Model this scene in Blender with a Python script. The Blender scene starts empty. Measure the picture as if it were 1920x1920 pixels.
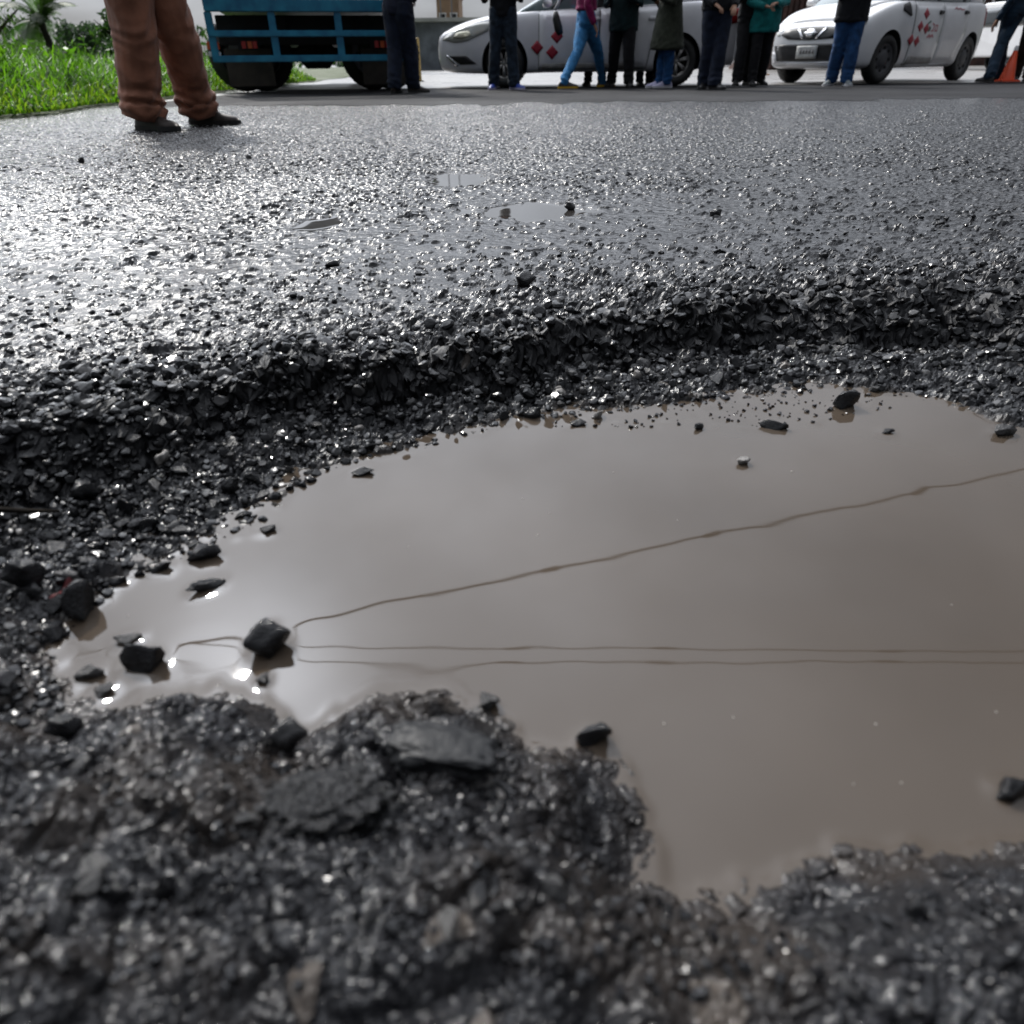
import bpy, bmesh, math, random
import numpy as np
from mathutils import Vector, Matrix, Euler, noise as mnoise
from mathutils.bvhtree import BVHTree

random.seed(7)
RNG = np.random.default_rng(11)
SC = bpy.context.scene
COL = SC.collection
R = math.radians

# ---------------------------------------------------------------- camera
F_PX, IMG = 1310.0, 1920.0
CAM_H = 0.33
PITCH = math.atan(841.0 / F_PX)
ROLL = R(0.6)
cam_data = bpy.data.cameras.new('camera')
cam_data.sensor_width = 36.0
cam_data.sensor_fit = 'HORIZONTAL'
cam_data.lens = 36.0 * F_PX / IMG
cam_data.clip_start = 0.01
cam_data.clip_end = 3000.0
cam_data.dof.use_dof = True
cam_data.dof.focus_distance = 1.5
cam_data.dof.aperture_fstop = 5.2
cam = bpy.data.objects.new('camera', cam_data)
COL.objects.link(cam)
cam_rot = (Matrix.Rotation(math.pi / 2 - PITCH, 3, 'X') @ Matrix.Rotation(-ROLL, 3, 'Z'))
cam.matrix_world = Matrix.Translation((0, 0, CAM_H)) @ cam_rot.to_4x4()
SC.camera = cam

# ---------------------------------------------------------------- sky and sun
SUN_AZ, SUN_EL = R(-28.0), R(42.5)          # azimuth from +Y, positive towards +X
sun_dir = Vector((math.sin(SUN_AZ) * math.cos(SUN_EL), math.cos(SUN_AZ) * math.cos(SUN_EL), math.sin(SUN_EL)))
world = bpy.data.worlds.new('World')
SC.world = world
world.use_nodes = True
wn, wl = world.node_tree.nodes, world.node_tree.links
wn.clear()
w_out = wn.new('ShaderNodeOutputWorld')
w_bg = wn.new('ShaderNodeBackground')
w_bg.inputs['Strength'].default_value = 0.1
w_sky = wn.new('ShaderNodeTexSky')
w_sky.sky_type = 'NISHITA'
w_sky.sun_disc = False
w_sky.sun_elevation = SUN_EL
w_sky.sun_rotation = SUN_AZ
w_sky.dust_density = 2.0
w_tc = wn.new('ShaderNodeTexCoord')
def wmath(op, a, b=None, c=None):
    n = wn.new('ShaderNodeMath'); n.operation = op
    for i, v in enumerate((a, b, c)):
        if v is None: continue
        if isinstance(v, (int, float)): n.inputs[i].default_value = v
        else: wl.new(v, n.inputs[i])
    return n.outputs[0]
# cloud deck: noise on the direction projected to a flat layer, brighter round the veiled sun
w_sep = wn.new('ShaderNodeSeparateXYZ'); wl.new(w_tc.outputs['Generated'], w_sep.inputs[0])
w_zc = wmath('ADD', wmath('MAXIMUM', w_sep.outputs[2], 0.0), 0.22)
w_cx = wmath('DIVIDE', w_sep.outputs[0], w_zc)
w_cy = wmath('DIVIDE', w_sep.outputs[1], w_zc)
w_cmb = wn.new('ShaderNodeCombineXYZ'); wl.new(w_cx, w_cmb.inputs[0]); wl.new(w_cy, w_cmb.inputs[1])
w_noise = wn.new('ShaderNodeTexNoise'); wl.new(w_cmb.outputs[0], w_noise.inputs['Vector'])
w_noise.inputs['Scale'].default_value = 1.7; w_noise.inputs['Detail'].default_value = 5; w_noise.inputs['Roughness'].default_value = 0.5
w_dot = wn.new('ShaderNodeVectorMath'); w_dot.operation = 'DOT_PRODUCT'
wl.new(w_tc.outputs['Generated'], w_dot.inputs[0]); w_dot.inputs[1].default_value = sun_dir
w_d = wmath('MAXIMUM', w_dot.outputs['Value'], 0.0)
GLOW_A, GLOW_B, CLOUD = 30.0, 70.0, 1.8
w_glow = wmath('ADD', wmath('MULTIPLY', wmath('POWER', w_d, 3.0), GLOW_A), wmath('MULTIPLY', wmath('POWER', w_d, 140.0), GLOW_B))
w_el = wmath('ADD', wmath('MULTIPLY', wmath('MAXIMUM', w_sep.outputs[2], 0.0), 1.6), 0.6)   # overcast: brighter overhead than at the horizon
w_low = wmath('MINIMUM', wmath('ADD', wmath('MULTIPLY', wmath('MAXIMUM', w_sep.outputs[2], 0.0), 3.0), 0.05), 1.0)    # thicker cloud low down dims the glow
w_lum = wmath('MULTIPLY', wmath('ADD', wmath('MULTIPLY', w_glow, w_low), wmath('MULTIPLY', w_el, CLOUD)), wmath('ADD', wmath('MULTIPLY', w_noise.outputs['Fac'], 1.3), 0.35))
w_cc = wn.new('ShaderNodeVectorMath'); w_cc.operation = 'SCALE'
w_cc.inputs[0].default_value = (0.93, 0.98, 1.07); wl.new(w_lum, w_cc.inputs['Scale'])
w_mix = wn.new('ShaderNodeMixRGB')
w_mix.inputs[0].default_value = 0.94
wl.new(w_sky.outputs[0], w_mix.inputs[1]); wl.new(w_cc.outputs[0], w_mix.inputs[2])
wl.new(w_mix.outputs[0], w_bg.inputs['Color'])
wl.new(w_bg.outputs[0], w_out.inputs[0])

sun_data = bpy.data.lights.new('sun', 'SUN')
sun_data.energy = 3.4
sun_data.angle = R(2.5)
sun_data.color = (1.0, 0.96, 0.9)
sun = bpy.data.objects.new('sun', sun_data)
COL.objects.link(sun)
sun.rotation_euler = (-sun_dir).to_track_quat('-Z', 'Y').to_euler()
sun.location = sun_dir * 40

SC.view_settings.view_transform = 'Standard'
SC.view_settings.look = 'None'
SC.view_settings.exposure = 0.15
SC.view_settings.gamma = 1.0
SC.view_settings.use_curve_mapping = False
SC.render.engine = 'CYCLES'
SC.cycles.sample_clamp_indirect = 6.0
SC.cycles.max_bounces = 6

# ---------------------------------------------------------------- pixel of the photograph -> point of the place
def ray(px, py):
    d = cam_rot @ Vector(((px - IMG / 2) / F_PX, (IMG / 2 - py) / F_PX, -1.0))
    return d
def G(px, py, z=0.0):
    d = ray(px, py)
    t = (z - CAM_H) / d.z
    return Vector((d.x * t, d.y * t, z))
def at_depth(px, py, Y):
    d = ray(px, py)
    t = Y / d.y
    return Vector((d.x * t, Y, CAM_H + d.z * t))
def gx(px, Y):                                # x of a pixel column on the ground line at distance Y (far things)
    d = ray(px, 150.0)
    return d.x / d.y * Y

# ---------------------------------------------------------------- object helpers
def tag(o, label=None, cat=None, group=None, kind=None):
    if label: o['label'] = label
    if cat: o['category'] = cat
    if group: o['group'] = group
    if kind: o['kind'] = kind
    return o
def empty(name, loc=(0, 0, 0), rz=0.0):
    o = bpy.data.objects.new(name, None)
    o.empty_display_size = 0.1
    o.location = loc; o.rotation_euler = (0, 0, rz)
    COL.objects.link(o)
    return o
def link_mesh(name, me, parent=None, loc=None):
    o = bpy.data.objects.new(name, me)
    COL.objects.link(o)
    if parent: o.parent = parent
    if loc is not None: o.location = loc
    return o

class MB:
    """Collects shapes; build() links them as ONE mesh object."""
    def __init__(s): s.v, s.f, s.m = [], [], []
    def add(s, vs, fs, mi=0):
        b = len(s.v)
        s.v += [tuple(v) for v in vs]
        s.f += [tuple(i + b for i in f) for f in fs]
        s.m += [mi] * len(fs)
    def box(s, c, size, rot=None, mi=0, taper=1.0, bev=0.0):
        x, y, z = size[0] / 2, size[1] / 2, size[2] / 2
        if bev > 0:
            bm = bmesh.new(); bmesh.ops.create_cube(bm, size=1.0)
            for v in bm.verts: v.co = Vector((v.co.x * size[0], v.co.y * size[1], v.co.z * size[2]))
            bmesh.ops.bevel(bm, geom=bm.edges[:], offset=bev, segments=2, affect='EDGES')
            bm.verts.index_update()
            vs = [v.co.copy() for v in bm.verts]; fs = [[v.index for v in f.verts] for f in bm.faces]; bm.free()
        else:
            vs = [Vector((sx * x * (taper if sz > 0 else 1), sy * y * (taper if sz > 0 else 1), sz * z)) for sz in (-1, 1) for sx, sy in ((-1, -1), (1, -1), (1, 1), (-1, 1))]
            fs = [(3, 2, 1, 0), (4, 5, 6, 7), (0, 1, 5, 4), (1, 2, 6, 5), (2, 3, 7, 6), (3, 0, 4, 7)]
        if rot is not None:
            m = Euler(rot).to_matrix(); vs = [m @ v for v in vs]
        c = Vector(c)
        s.add([v + c for v in vs], fs, mi)
    def tube(s, pts, rad, n=10, mi=0, caps=True, up=None):
        """rad: list of floats or (rx, ry) pairs"""
        pts = [Vector(p) for p in pts]; vs = []; k = len(pts)
        ref = Vector(up) if up else Vector((0, 1, 0))
        for i, p in enumerate(pts):
            d = (pts[min(i + 1, k - 1)] - pts[max(i - 1, 0)]).normalized()
            a = ref - d * ref.dot(d)
            if a.length < 1e-4: a = Vector((1, 0, 0)) - d * d.x
            a.normalize(); b = d.cross(a)
            r = rad[i] if isinstance(rad, (list, tuple)) else rad
            ra, rb = r if isinstance(r, (list, tuple)) else (r, r)
            for j in range(n):
                t = 2 * math.pi * j / n
                vs.append(p + b * (math.cos(t) * ra) + a * (math.sin(t) * rb))
        fs = [(i * n + j, i * n + (j + 1) % n, (i + 1) * n + (j + 1) % n, (i + 1) * n + j) for i in range(k - 1) for j in range(n)]
        if caps:
            fs.append(tuple(range(n - 1, -1, -1))); fs.append(tuple((k - 1) * n + j for j in range(n)))
        s.add(vs, fs, mi)
    def lathe(s, prof, c=(0, 0, 0), n=24, axis='Z', mi=0, closed=False):
        vs = []
        for r, h in prof:
            for j in range(n):
                t = 2 * math.pi * j / n
                a, b = r * math.cos(t), r * math.sin(t)
                vs.append({'Z': (a, b, h), 'Y': (a, h, b), 'X': (h, a, b)}[axis])
        k = len(prof)
        fs = [(i * n + j, i * n + (j + 1) % n, (i + 1) * n + (j + 1) % n, (i + 1) * n + j) for i in range(k - 1) for j in range(n)]
        if axis == 'Y': fs = [f[::-1] for f in fs]
        if closed: fs += [((k - 1) * n + j, (k - 1) * n + (j + 1) % n, (j + 1) % n, j) for j in range(n)]
        s.add([Vector(v) + Vector(c) for v in vs], fs, mi)
    def mesh(s, name, mats, smooth=False):
        me = bpy.data.meshes.new(name)
        me.from_pydata(s.v, [], s.f)
        for m in (mats if isinstance(mats, (list, tuple)) else [mats]): me.materials.append(m)
        me.polygons.foreach_set('material_index', s.m)
        if smooth: me.polygons.foreach_set('use_smooth', [True] * len(s.f))
        me.update()
        return me
    def build(s, name, mats, parent=None, smooth=False, loc=None):
        return link_mesh(name, s.mesh(name, mats, smooth), parent, loc)

def evaluated(me, mods):
    """mesh after modifiers, without bpy.ops"""
    o = bpy.data.objects.new('work', me); COL.objects.link(o)
    for kind, props in mods:
        m = o.modifiers.new(kind, kind)
        for k, v in props.items(): setattr(m, k, v)
    dg = bpy.context.evaluated_depsgraph_get(); dg.update()
    out = bpy.data.meshes.new_from_object(o.evaluated_get(dg), preserve_all_data_layers=False, depsgraph=dg)
    bpy.data.objects.remove(o)
    return out

# ---------------------------------------------------------------- materials
def mat(name, col, rough=0.6, metal=0.0, var=0.0, vscale=8.0, bump=0.0, bscale=60.0, spec=0.5, coat=0.0, sheen=0.0, col2=None, emit=None, trans=0.0, rvar=0.0):
    m = bpy.data.materials.new(name); m.use_nodes = True
    n, l = m.node_tree.nodes, m.node_tree.links
    p = n['Principled BSDF']
    p.inputs['Base Color'].default_value = (*col, 1)
    p.inputs['Roughness'].default_value = rough
    p.inputs['Metallic'].default_value = metal
    p.inputs['Specular IOR Level'].default_value = spec
    p.inputs['Coat Weight'].default_value = coat
    p.inputs['Sheen Weight'].default_value = sheen
    if trans: p.inputs['Transmission Weight'].default_value = trans
    if emit:
        p.inputs['Emission Color'].default_value = (*emit[:3], 1); p.inputs['Emission Strength'].default_value = emit[3]
    tc = n.new('ShaderNodeTexCoord')
    if var > 0 or col2 or rvar > 0:
        t = n.new('ShaderNodeTexNoise'); t.inputs['Scale'].default_value = vscale; t.inputs['Detail'].default_value = 5
        l.new(tc.outputs['Object'], t.inputs['Vector'])
        r = n.new('ShaderNodeValToRGB')
        r.color_ramp.elements[0].position = 0.35; r.color_ramp.elements[1].position = 0.68
        a = tuple(c * (1 - var) for c in col); b = col2 if col2 else tuple(min(1, c * (1 + var)) for c in col)
        r.color_ramp.elements[0].color = (*a, 1); r.color_ramp.elements[1].color = (*b, 1)
        l.new(t.outputs['Fac'], r.inputs[0]); l.new(r.outputs[0], p.inputs['Base Color'])
        if rvar > 0:
            mr = n.new('ShaderNodeMapRange'); mr.inputs['To Min'].default_value = max(0.02, rough - rvar); mr.inputs['To Max'].default_value = rough + rvar
            l.new(t.outputs['Fac'], mr.inputs['Value']); l.new(mr.outputs[0], p.inputs['Roughness'])
    if bump > 0:
        t2 = n.new('ShaderNodeTexNoise'); t2.inputs['Scale'].default_value = bscale; t2.inputs['Detail'].default_value = 4
        l.new(tc.outputs['Object'], t2.inputs['Vector'])
        bn = n.new('ShaderNodeBump'); bn.inputs['Strength'].default_value = bump; bn.inputs['Distance'].default_value = 0.01
        l.new(t2.outputs['Fac'], bn.inputs['Height']); l.new(bn.outputs[0], p.inputs['Normal'])
    return m

def asphalt_mat():
    m = bpy.data.materials.new('wet_asphalt'); m.use_nodes = True
    n, l = m.node_tree.nodes, m.node_tree.links
    p = n['Principled BSDF']
    at = n.new('ShaderNodeAttribute'); at.attribute_name = 'tone'
    mud = n.new('ShaderNodeAttribute'); mud.attribute_name = 'mud'
    tc = n.new('ShaderNodeTexCoord')
    ramp = n.new('ShaderNodeValToRGB'); cr = ramp.color_ramp
    cr.elements[0].position = 0.0; cr.elements[0].color = (0.007, 0.007, 0.008, 1)
    cr.elements[1].position = 1.0; cr.elements[1].color = (0.08, 0.066, 0.054, 1)
    for pos, c in ((0.55, (0.013, 0.013, 0.0145)), (0.8, (0.026, 0.026, 0.027)), (0.93, (0.05, 0.048, 0.046)), (0.97, (0.06, 0.046, 0.036))):
        e = cr.elements.new(pos); e.color = (*c, 1)
    l.new(at.outputs['Fac'], ramp.inputs[0])
    t = n.new('ShaderNodeTexNoise'); t.inputs['Scale'].default_value = 260; t.inputs['Detail'].default_value = 4; t.inputs['Roughness'].default_value = 0.65
    l.new(tc.outputs['Object'], t.inputs['Vector'])
    mul = n.new('ShaderNodeMixRGB'); mul.blend_type = 'MULTIPLY'; mul.inputs[0].default_value = 1.0
    r2 = n.new('ShaderNodeMapRange'); r2.inputs['To Min'].default_value = 0.4; r2.inputs['To Max'].default_value = 1.7
    l.new(t.outputs['Fac'], r2.inputs['Value']); l.new(ramp.outputs[0], mul.inputs[1]); l.new(r2.outputs[0], mul.inputs[2])
    mx = n.new('ShaderNodeMixRGB'); mx.inputs[2].default_value = (0.045, 0.034, 0.025, 1)
    l.new(mud.outputs['Fac'], mx.inputs[0]); l.new(mul.outputs[0], mx.inputs[1]); l.new(mx.outputs[0], p.inputs['Base Color'])
    t3 = n.new('ShaderNodeTexNoise'); t3.inputs['Scale'].default_value = 30; t3.inputs['Detail'].default_value = 6
    l.new(tc.outputs['Object'], t3.inputs['Vector'])
    r3 = n.new('ShaderNodeMapRange'); r3.inputs['From Min'].default_value = 0.3; r3.inputs['From Max'].default_value = 0.7
    r3.inputs['To Min'].default_value = 0.11; r3.inputs['To Max'].default_value = 0.34
    l.new(t3.outputs['Fac'], r3.inputs['Value']); raw = n.new('ShaderNodeAttribute'); raw.attribute_name = 'raw'          # freshly broken face: dull
    ra = n.new('ShaderNodeMath'); ra.operation = 'MULTIPLY_ADD'; ra.use_clamp = True; ra.inputs[1].default_value = 0.30
    l.new(raw.outputs['Fac'], ra.inputs[0]); l.new(r3.outputs[0], ra.inputs[2]); l.new(ra.outputs[0], p.inputs['Roughness'])
    p.inputs['Specular IOR Level'].default_value = 0.3
    bn = n.new('ShaderNodeBump'); bn.inputs['Strength'].default_value = 0.5; bn.inputs['Distance'].default_value = 0.0016
    l.new(t.outputs['Fac'], bn.inputs['Height'])
    # aggregate too far off for the mesh: relief in the material instead
    t4 = n.new('ShaderNodeTexVoronoi'); t4.inputs['Scale'].default_value = 55; l.new(tc.outputs['Object'], t4.inputs['Vector'])
    sp = n.new('ShaderNodeSeparateXYZ'); l.new(tc.outputs['Object'], sp.inputs[0])
    mr = n.new('ShaderNodeMapRange'); mr.inputs['From Min'].default_value = 1.2; mr.inputs['From Max'].default_value = 3.2; mr.inputs['To Max'].default_value = 1.0
    l.new(sp.outputs[1], mr.inputs['Value'])
    b2 = n.new('ShaderNodeBump'); b2.inputs['Distance'].default_value = 0.013; b2.invert = True
    l.new(mr.outputs[0], b2.inputs['Strength']); l.new(t4.outputs['Distance'], b2.inputs['Height']); l.new(bn.outputs[0], b2.inputs['Normal'])
    l.new(b2.outputs[0], p.inputs['Normal'])
    return m
M_ASPH = asphalt_mat()

# ---------------------------------------------------------------- noise in numpy
def hash2(ix, iy, seed):
    with np.errstate(over='ignore'):
        n = ix.astype(np.uint32) * np.uint32(374761393) + iy.astype(np.uint32) * np.uint32(668265263) + np.uint32((seed * 974711 + 12345) & 0xffffffff)
        n = (n ^ (n >> np.uint32(13))) * np.uint32(1274126177)
        n = n ^ (n >> np.uint32(16))
        n = (n ^ (n >> np.uint32(11))) * np.uint32(2654435761)
        return n ^ (n >> np.uint32(15))
def h01(n): return (n & np.uint32(0xffff)).astype(np.float32) / np.float32(65535.0)
def h01b(n): return ((n >> np.uint32(16)) & np.uint32(0xffff)).astype(np.float32) / np.float32(65535.0)
def vnoise(x, y, seed):
    ix = np.floor(x).astype(np.int64); iy = np.floor(y).astype(np.int64)
    fx = (x - ix).astype(np.float32); fy = (y - iy).astype(np.float32)
    fx = fx * fx * fx * (fx * (fx * 6 - 15) + 10); fy = fy * fy * fy * (fy * (fy * 6 - 15) + 10)
    a = h01(hash2(ix, iy, seed)); b = h01(hash2(ix + 1, iy, seed)); c = h01(hash2(ix, iy + 1, seed)); d = h01(hash2(ix + 1, iy + 1, seed))
    return (a + (b - a) * fx) * (1 - fy) + (c + (d - c) * fx) * fy - 0.5
def fbm(x, y, scale, seed, octs=3, gain=0.5):
    s = 0; a = 1.0; f = 1.0 / scale
    for o in range(octs):
        s = s + a * vnoise(x * f + 17.3 * o, y * f - 9.1 * o, seed + o); a *= gain; f *= 2.03
    return s
def worley(x, y, cell, seed):
    gx_, gy_ = x / cell, y / cell
    ix = np.floor(gx_).astype(np.int64); iy = np.floor(gy_).astype(np.int64)
    d1 = np.full(x.shape, 9.0, np.float32); d2 = d1.copy()
    ox = np.zeros(x.shape, np.float32); oy = ox.copy(); rid = np.zeros(x.shape, np.uint32)
    for a in (-1, 0, 1):
        for b in (-1, 0, 1):
            n = hash2(ix + a, iy + b, seed)
            dx = (gx_ - (ix + a)).astype(np.float32) - h01(n); dy = (gy_ - (iy + b)).astype(np.float32) - h01b(n)
            d = np.sqrt(dx * dx + dy * dy)
            near = d < d1
            d2 = np.where(near, d1, np.minimum(d2, d))
            ox = np.where(near, dx, ox); oy = np.where(near, dy, oy); rid = np.where(near, n, rid)
            d1 = np.where(near, d, d1)
    return d1, d2, ox, oy, hash2(rid, rid >> np.uint32(7), seed + 5)
def sstep(a, b, x):
    t = np.clip((x - a) / (b - a), 0, 1); return t * t * (3 - 2 * t)
def cellstones(x, y, cell, seed, tilt=0.9, edge=0.16):
    """angular stones: each cell is a small cut pyramid with its own facets, tilt and height"""
    d1, d2, ox, oy, rid = worley(x, y, cell, seed)
    e = sstep(0.0, edge, d2 - d1)
    r = h01(rid); r2 = h01b(rid)
    q = hash2(rid, rid, 3)
    top = 1.0 + 0.7 * tilt * ((h01(q) - 0.5) * ox + (h01b(q) - 0.5) * oy) * 2
    a0 = h01(hash2(rid, q, 4)) * np.float32(6.2832)
    for k in range(4):
        qk = hash2(q, rid, 10 + k)
        a = a0 + np.float32(1.5708 * k) + (h01(qk) - 0.5)
        top = np.minimum(top, 0.85 + 0.45 * h01b(qk) - (0.5 + 1.7 * h01(hash2(qk, q, 9))) * (np.cos(a) * ox + np.sin(a) * oy))
    return e * np.clip(top, 0.05, 1.3) * (0.3 + 0.7 * r), r, r2, e

# ---------------------------------------------------------------- the pothole: outlines of the water and of the broken rim
WATER_Z = -0.068
water_px = [(185, 1135), (255, 1078), (330, 1052), (400, 1018), (450, 988), (525, 962), (545, 925), (590, 888), (690, 858), (800, 842), (870, 815), (960, 792),
            (1060, 775), (1250, 762), (1400, 748), (1540, 728), (1640, 742), (1780, 765), (1850, 792), (1920, 820), (2150, 840), (2350, 1000), (2350, 1400), (2150, 1585),
            (1920, 1612), (1800, 1618), (1700, 1625), (1600, 1622), (1500, 1640), (1410, 1655), (1370, 1685), (1290, 1690), (1210, 1640), (1178, 1592), (1200, 1550),
            (1190, 1508), (1160, 1470), (1125, 1442), (1070, 1428), (1005, 1412), (960, 1378), (900, 1340), (760, 1318), (690, 1312), (610, 1345), (565, 1378),
            (490, 1340), (340, 1318), (200, 1345), (125, 1325), (85, 1235), (125, 1180)]
rim_px = [(-420, 850), (-200, 800), (0, 748), (170, 715), (350, 682), (560, 650), (700, 636), (850, 616), (1000, 588), (1130, 552), (1300, 542), (1500, 518), (1700, 506),
          (1920, 496), (2300, 470), (2900, 800), (2900, 1500), (2300, 1830), (1920, 1790), (1500, 1810), (1150, 1770), (900, 1690), (600, 1600), (300, 1540), (0, 1500),
          (-300, 1440), (-800, 1250), (-800, 1000)]
WP = np.array([G(a, b, WATER_Z)[:2] for a, b in water_px])
RP = np.array([G(a, b, 0.0)[:2] for a, b in rim_px])
def poly_sd(px, py, P):
    d = np.full(px.shape, 1e9); inside = np.zeros(px.shape, bool)
    for i in range(len(P)):
        a, b = P[i], P[(i + 1) % len(P)]
        e = b - a; wx, wy = px - a[0], py - a[1]
        t = np.clip((wx * e[0] + wy * e[1]) / (e @ e), 0, 1)
        d = np.minimum(d, (wx - e[0] * t) ** 2 + (wy - e[1] * t) ** 2)
        c1 = (a[1] <= py) != (b[1] <= py)
        with np.errstate(divide='ignore', invalid='ignore'):
            xi = a[0] + (py - a[1]) * e[0] / (e[1] if e[1] != 0 else 1e-12)
        inside ^= c1 & (px < xi)
    d = np.sqrt(d)
    return np.where(inside, -d, d)
LX0, LX1, LY0, LY1, LS = -2.5, 2.75, -0.45, 2.5, 0.007
lgx, lgy = np.meshgrid(np.arange(LX0, LX1, LS), np.arange(LY0, LY1, LS))
SDW = poly_sd(lgx, lgy, WP); SDR = poly_sd(lgx, lgy, RP)
def lookup(T, x, y):
    fx = np.clip((x - LX0) / LS, 0, T.shape[1] - 1.001); fy = np.clip((y - LY0) / LS, 0, T.shape[0] - 1.001)
    ix = fx.astype(int); iy = fy.astype(int); fx = fx - ix; fy = fy - iy
    return (T[iy, ix] * (1 - fx) + T[iy, ix + 1] * fx) * (1 - fy) + (T[iy + 1, ix] * (1 - fx) + T[iy + 1, ix + 1] * fx) * fy

# shallow puddles further up the road: centre, half sizes
small_puddles = []
for (px_, py_, wpx, hpx) in ((868, 335, 66, 11), (985, 398, 95, 15), (592, 420, 38, 12)):
    c = G(px_, py_); a = G(px_ + wpx, py_); b0 = G(px_, py_ - hpx); b1 = G(px_, py_ + hpx)
    small_puddles.append((c.x, c.y, abs(a.x - c.x), abs(b0.y - b1.y) / 2))
SMALL_Z = -0.0035

def ground_h(x, y):
    """height, stone tone, mud"""
    x = np.asarray(x, np.float64); y = np.asarray(y, np.float64)
    wob = 0.02
    px = x + wob * fbm(x, y, 0.07, 21, 3); py = y + wob * fbm(x, y, 0.07, 31, 3)
    sw = lookup(SDW, px, py); sr = lookup(SDR, px + 0.03 * fbm(x, y, 0.09, 77, 3), py + 0.045 * fbm(x, y, 0.08, 78, 4, 0.6))
    t = np.clip(sw / np.maximum(sw - sr, 1e-4), 0, 1)
    far = sstep(0.41, 0.57, y)
    gfar = 0.20 * sstep(0.0, 0.55, t) + 0.72 * sstep(0.46, 0.67, t) + 0.08 * sstep(0.7, 1.0, t)
    gnear = 0.35 * t + 0.65 * sstep(0.0, 1.0, t)
    g = gfar * far + gnear * (1 - far)
    eo = 0.003 - 0.0035 * (1 - far)
    base = WATER_Z - eo + (-WATER_Z + eo) * g
    depth = np.minimum(0.022, np.maximum(-sw, 0) * 0.22)
    base = np.where(sw < 0, WATER_Z - eo - depth, base)
    base = np.where(sr > 0, 0.0, base)
    pit = np.where(sw < 0, 0, np.where(sr > 0, 0, 1.0)) * sstep(0.02, 0.3, t)        # broken ground between rim and water
    bank = pit * sstep(0.37, 0.48, t) * (1 - sstep(0.68, 0.9, t)) * far
    rimn = np.exp(-np.maximum(sr, 0) / 0.12)                                       # loosened road near the rim
    near = 1 - sstep(0.34, 0.48, y)
    near = near * np.where(sw > 0, 1, 0)
    # small puddle hollows
    hol = np.zeros_like(x)
    for (cx, cy, a, b) in small_puddles:
        q = np.sqrt(((x - cx) / a) ** 2 + ((y - cy) / b) ** 2) + 0.8 * fbm(x * 1.0, y * 0.45, 0.07, 55, 3)
        hol = np.maximum(hol, 1 - sstep(0.95, 1.35, q))
    s1, r1, r1b, e1 = cellstones(x, y, 0.018, 101)
    s2, r2, r2b, e2 = cellstones(x, y, 0.036, 202, 1.2)
    s3, r3, r3b, e3 = cellstones(x, y, 0.0058, 303, 0.8)
    s4, r4, r4b, e4 = cellstones(x, y, 0.058, 404, 1.3, 0.35)
    patch = sstep(-0.18, 0.22, fbm(x, y, 0.28, 401, 3))
    rough = np.maximum(np.maximum(pit, near), rimn)
    # plain road: a mastic skin with aggregate standing out of it here and there
    proud = sstep(0.62 - 0.22 * patch, 0.95, r1)
    proud2 = sstep(0.80 - 0.18 * patch, 1.0, r2)
    prom = 0.66 + 0.34 * sstep(-0.16, 0.22, fbm(x, y, 0.42, 402, 3))          # worn, smoother patches between rougher ones
    dist_fade = 1 - 0.25 * sstep(2.5, 5.5, y) - 0.7 * sstep(6.4, 7.6, y)
    road = (0.0010 * s1 + prom * (0.0068 * s1 * proud * e1 + 0.0090 * s2 * proud2) + 0.0006 * s3 + 0.005 * fbm(x, y, 0.16, 501, 2) + 0.006 * fbm(x, y, 0.9, 511, 2)) * dist_fade
    broken = 0.0120 * s2 + 0.0075 * s1 + 0.0024 * s3 + 0.018 * fbm(x, y, 0.10, 521, 3)
    fore = 0.0075 * s2 * (0.4 + r2b) + 0.0050 * s1 + 0.0022 * s3 + 0.010 * s4 + 0.022 * fbm(x, y, 0.11, 531, 3)
    bedm = 0.0015 * s3 + 0.004 * s1 + 0.003 * s2 * proud2
    det = road * (1 - rough) + rough * (broken * (1 - near) + fore * near)
    ins = (sw < 0)
    det = np.where(ins, bedm * np.exp(sw / 0.03) , det * sstep(-0.0, 0.03, sw) + bedm * (1 - sstep(0.0, 0.03, sw)))
    bulge = 0.022 * bank * fbm(x, y, 0.04, 541, 3)
    z = base + det + bulge
    z = z * (1 - hol) + hol * (-0.007 + 0.0018 * s1 * proud)
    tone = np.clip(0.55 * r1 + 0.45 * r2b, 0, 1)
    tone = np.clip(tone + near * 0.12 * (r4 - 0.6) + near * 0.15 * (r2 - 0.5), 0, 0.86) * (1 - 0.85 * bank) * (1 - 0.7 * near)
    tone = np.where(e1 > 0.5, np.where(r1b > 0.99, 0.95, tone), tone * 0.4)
    mud = (1 - sstep(0.0, 0.028, np.abs(sw))) * 0.8 + np.where(ins, 0.9, 0) * (1 - sstep(0.0, 0.028, np.abs(sw)) * 0.8)
    mud = mud * (1 - 0.75 * (1 - sstep(0.34, 0.5, y)) * (sw > -0.01))
    mud = np.maximum(mud, hol * 0.7) * (0.7 + 0.6 * fbm(x, y, 0.06, 61, 2))
    mud = np.maximum(mud, 0.34 * near * sstep(-0.1, 0.3, fbm(x, y, 0.09, 63, 3)))
    return z, tone, np.clip(mud, 0, 1), np.clip(bank, 0, 1) - 0.25 * near - 0.35 * pit * far * (1 - sstep(0.3, 0.5, t))

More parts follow.
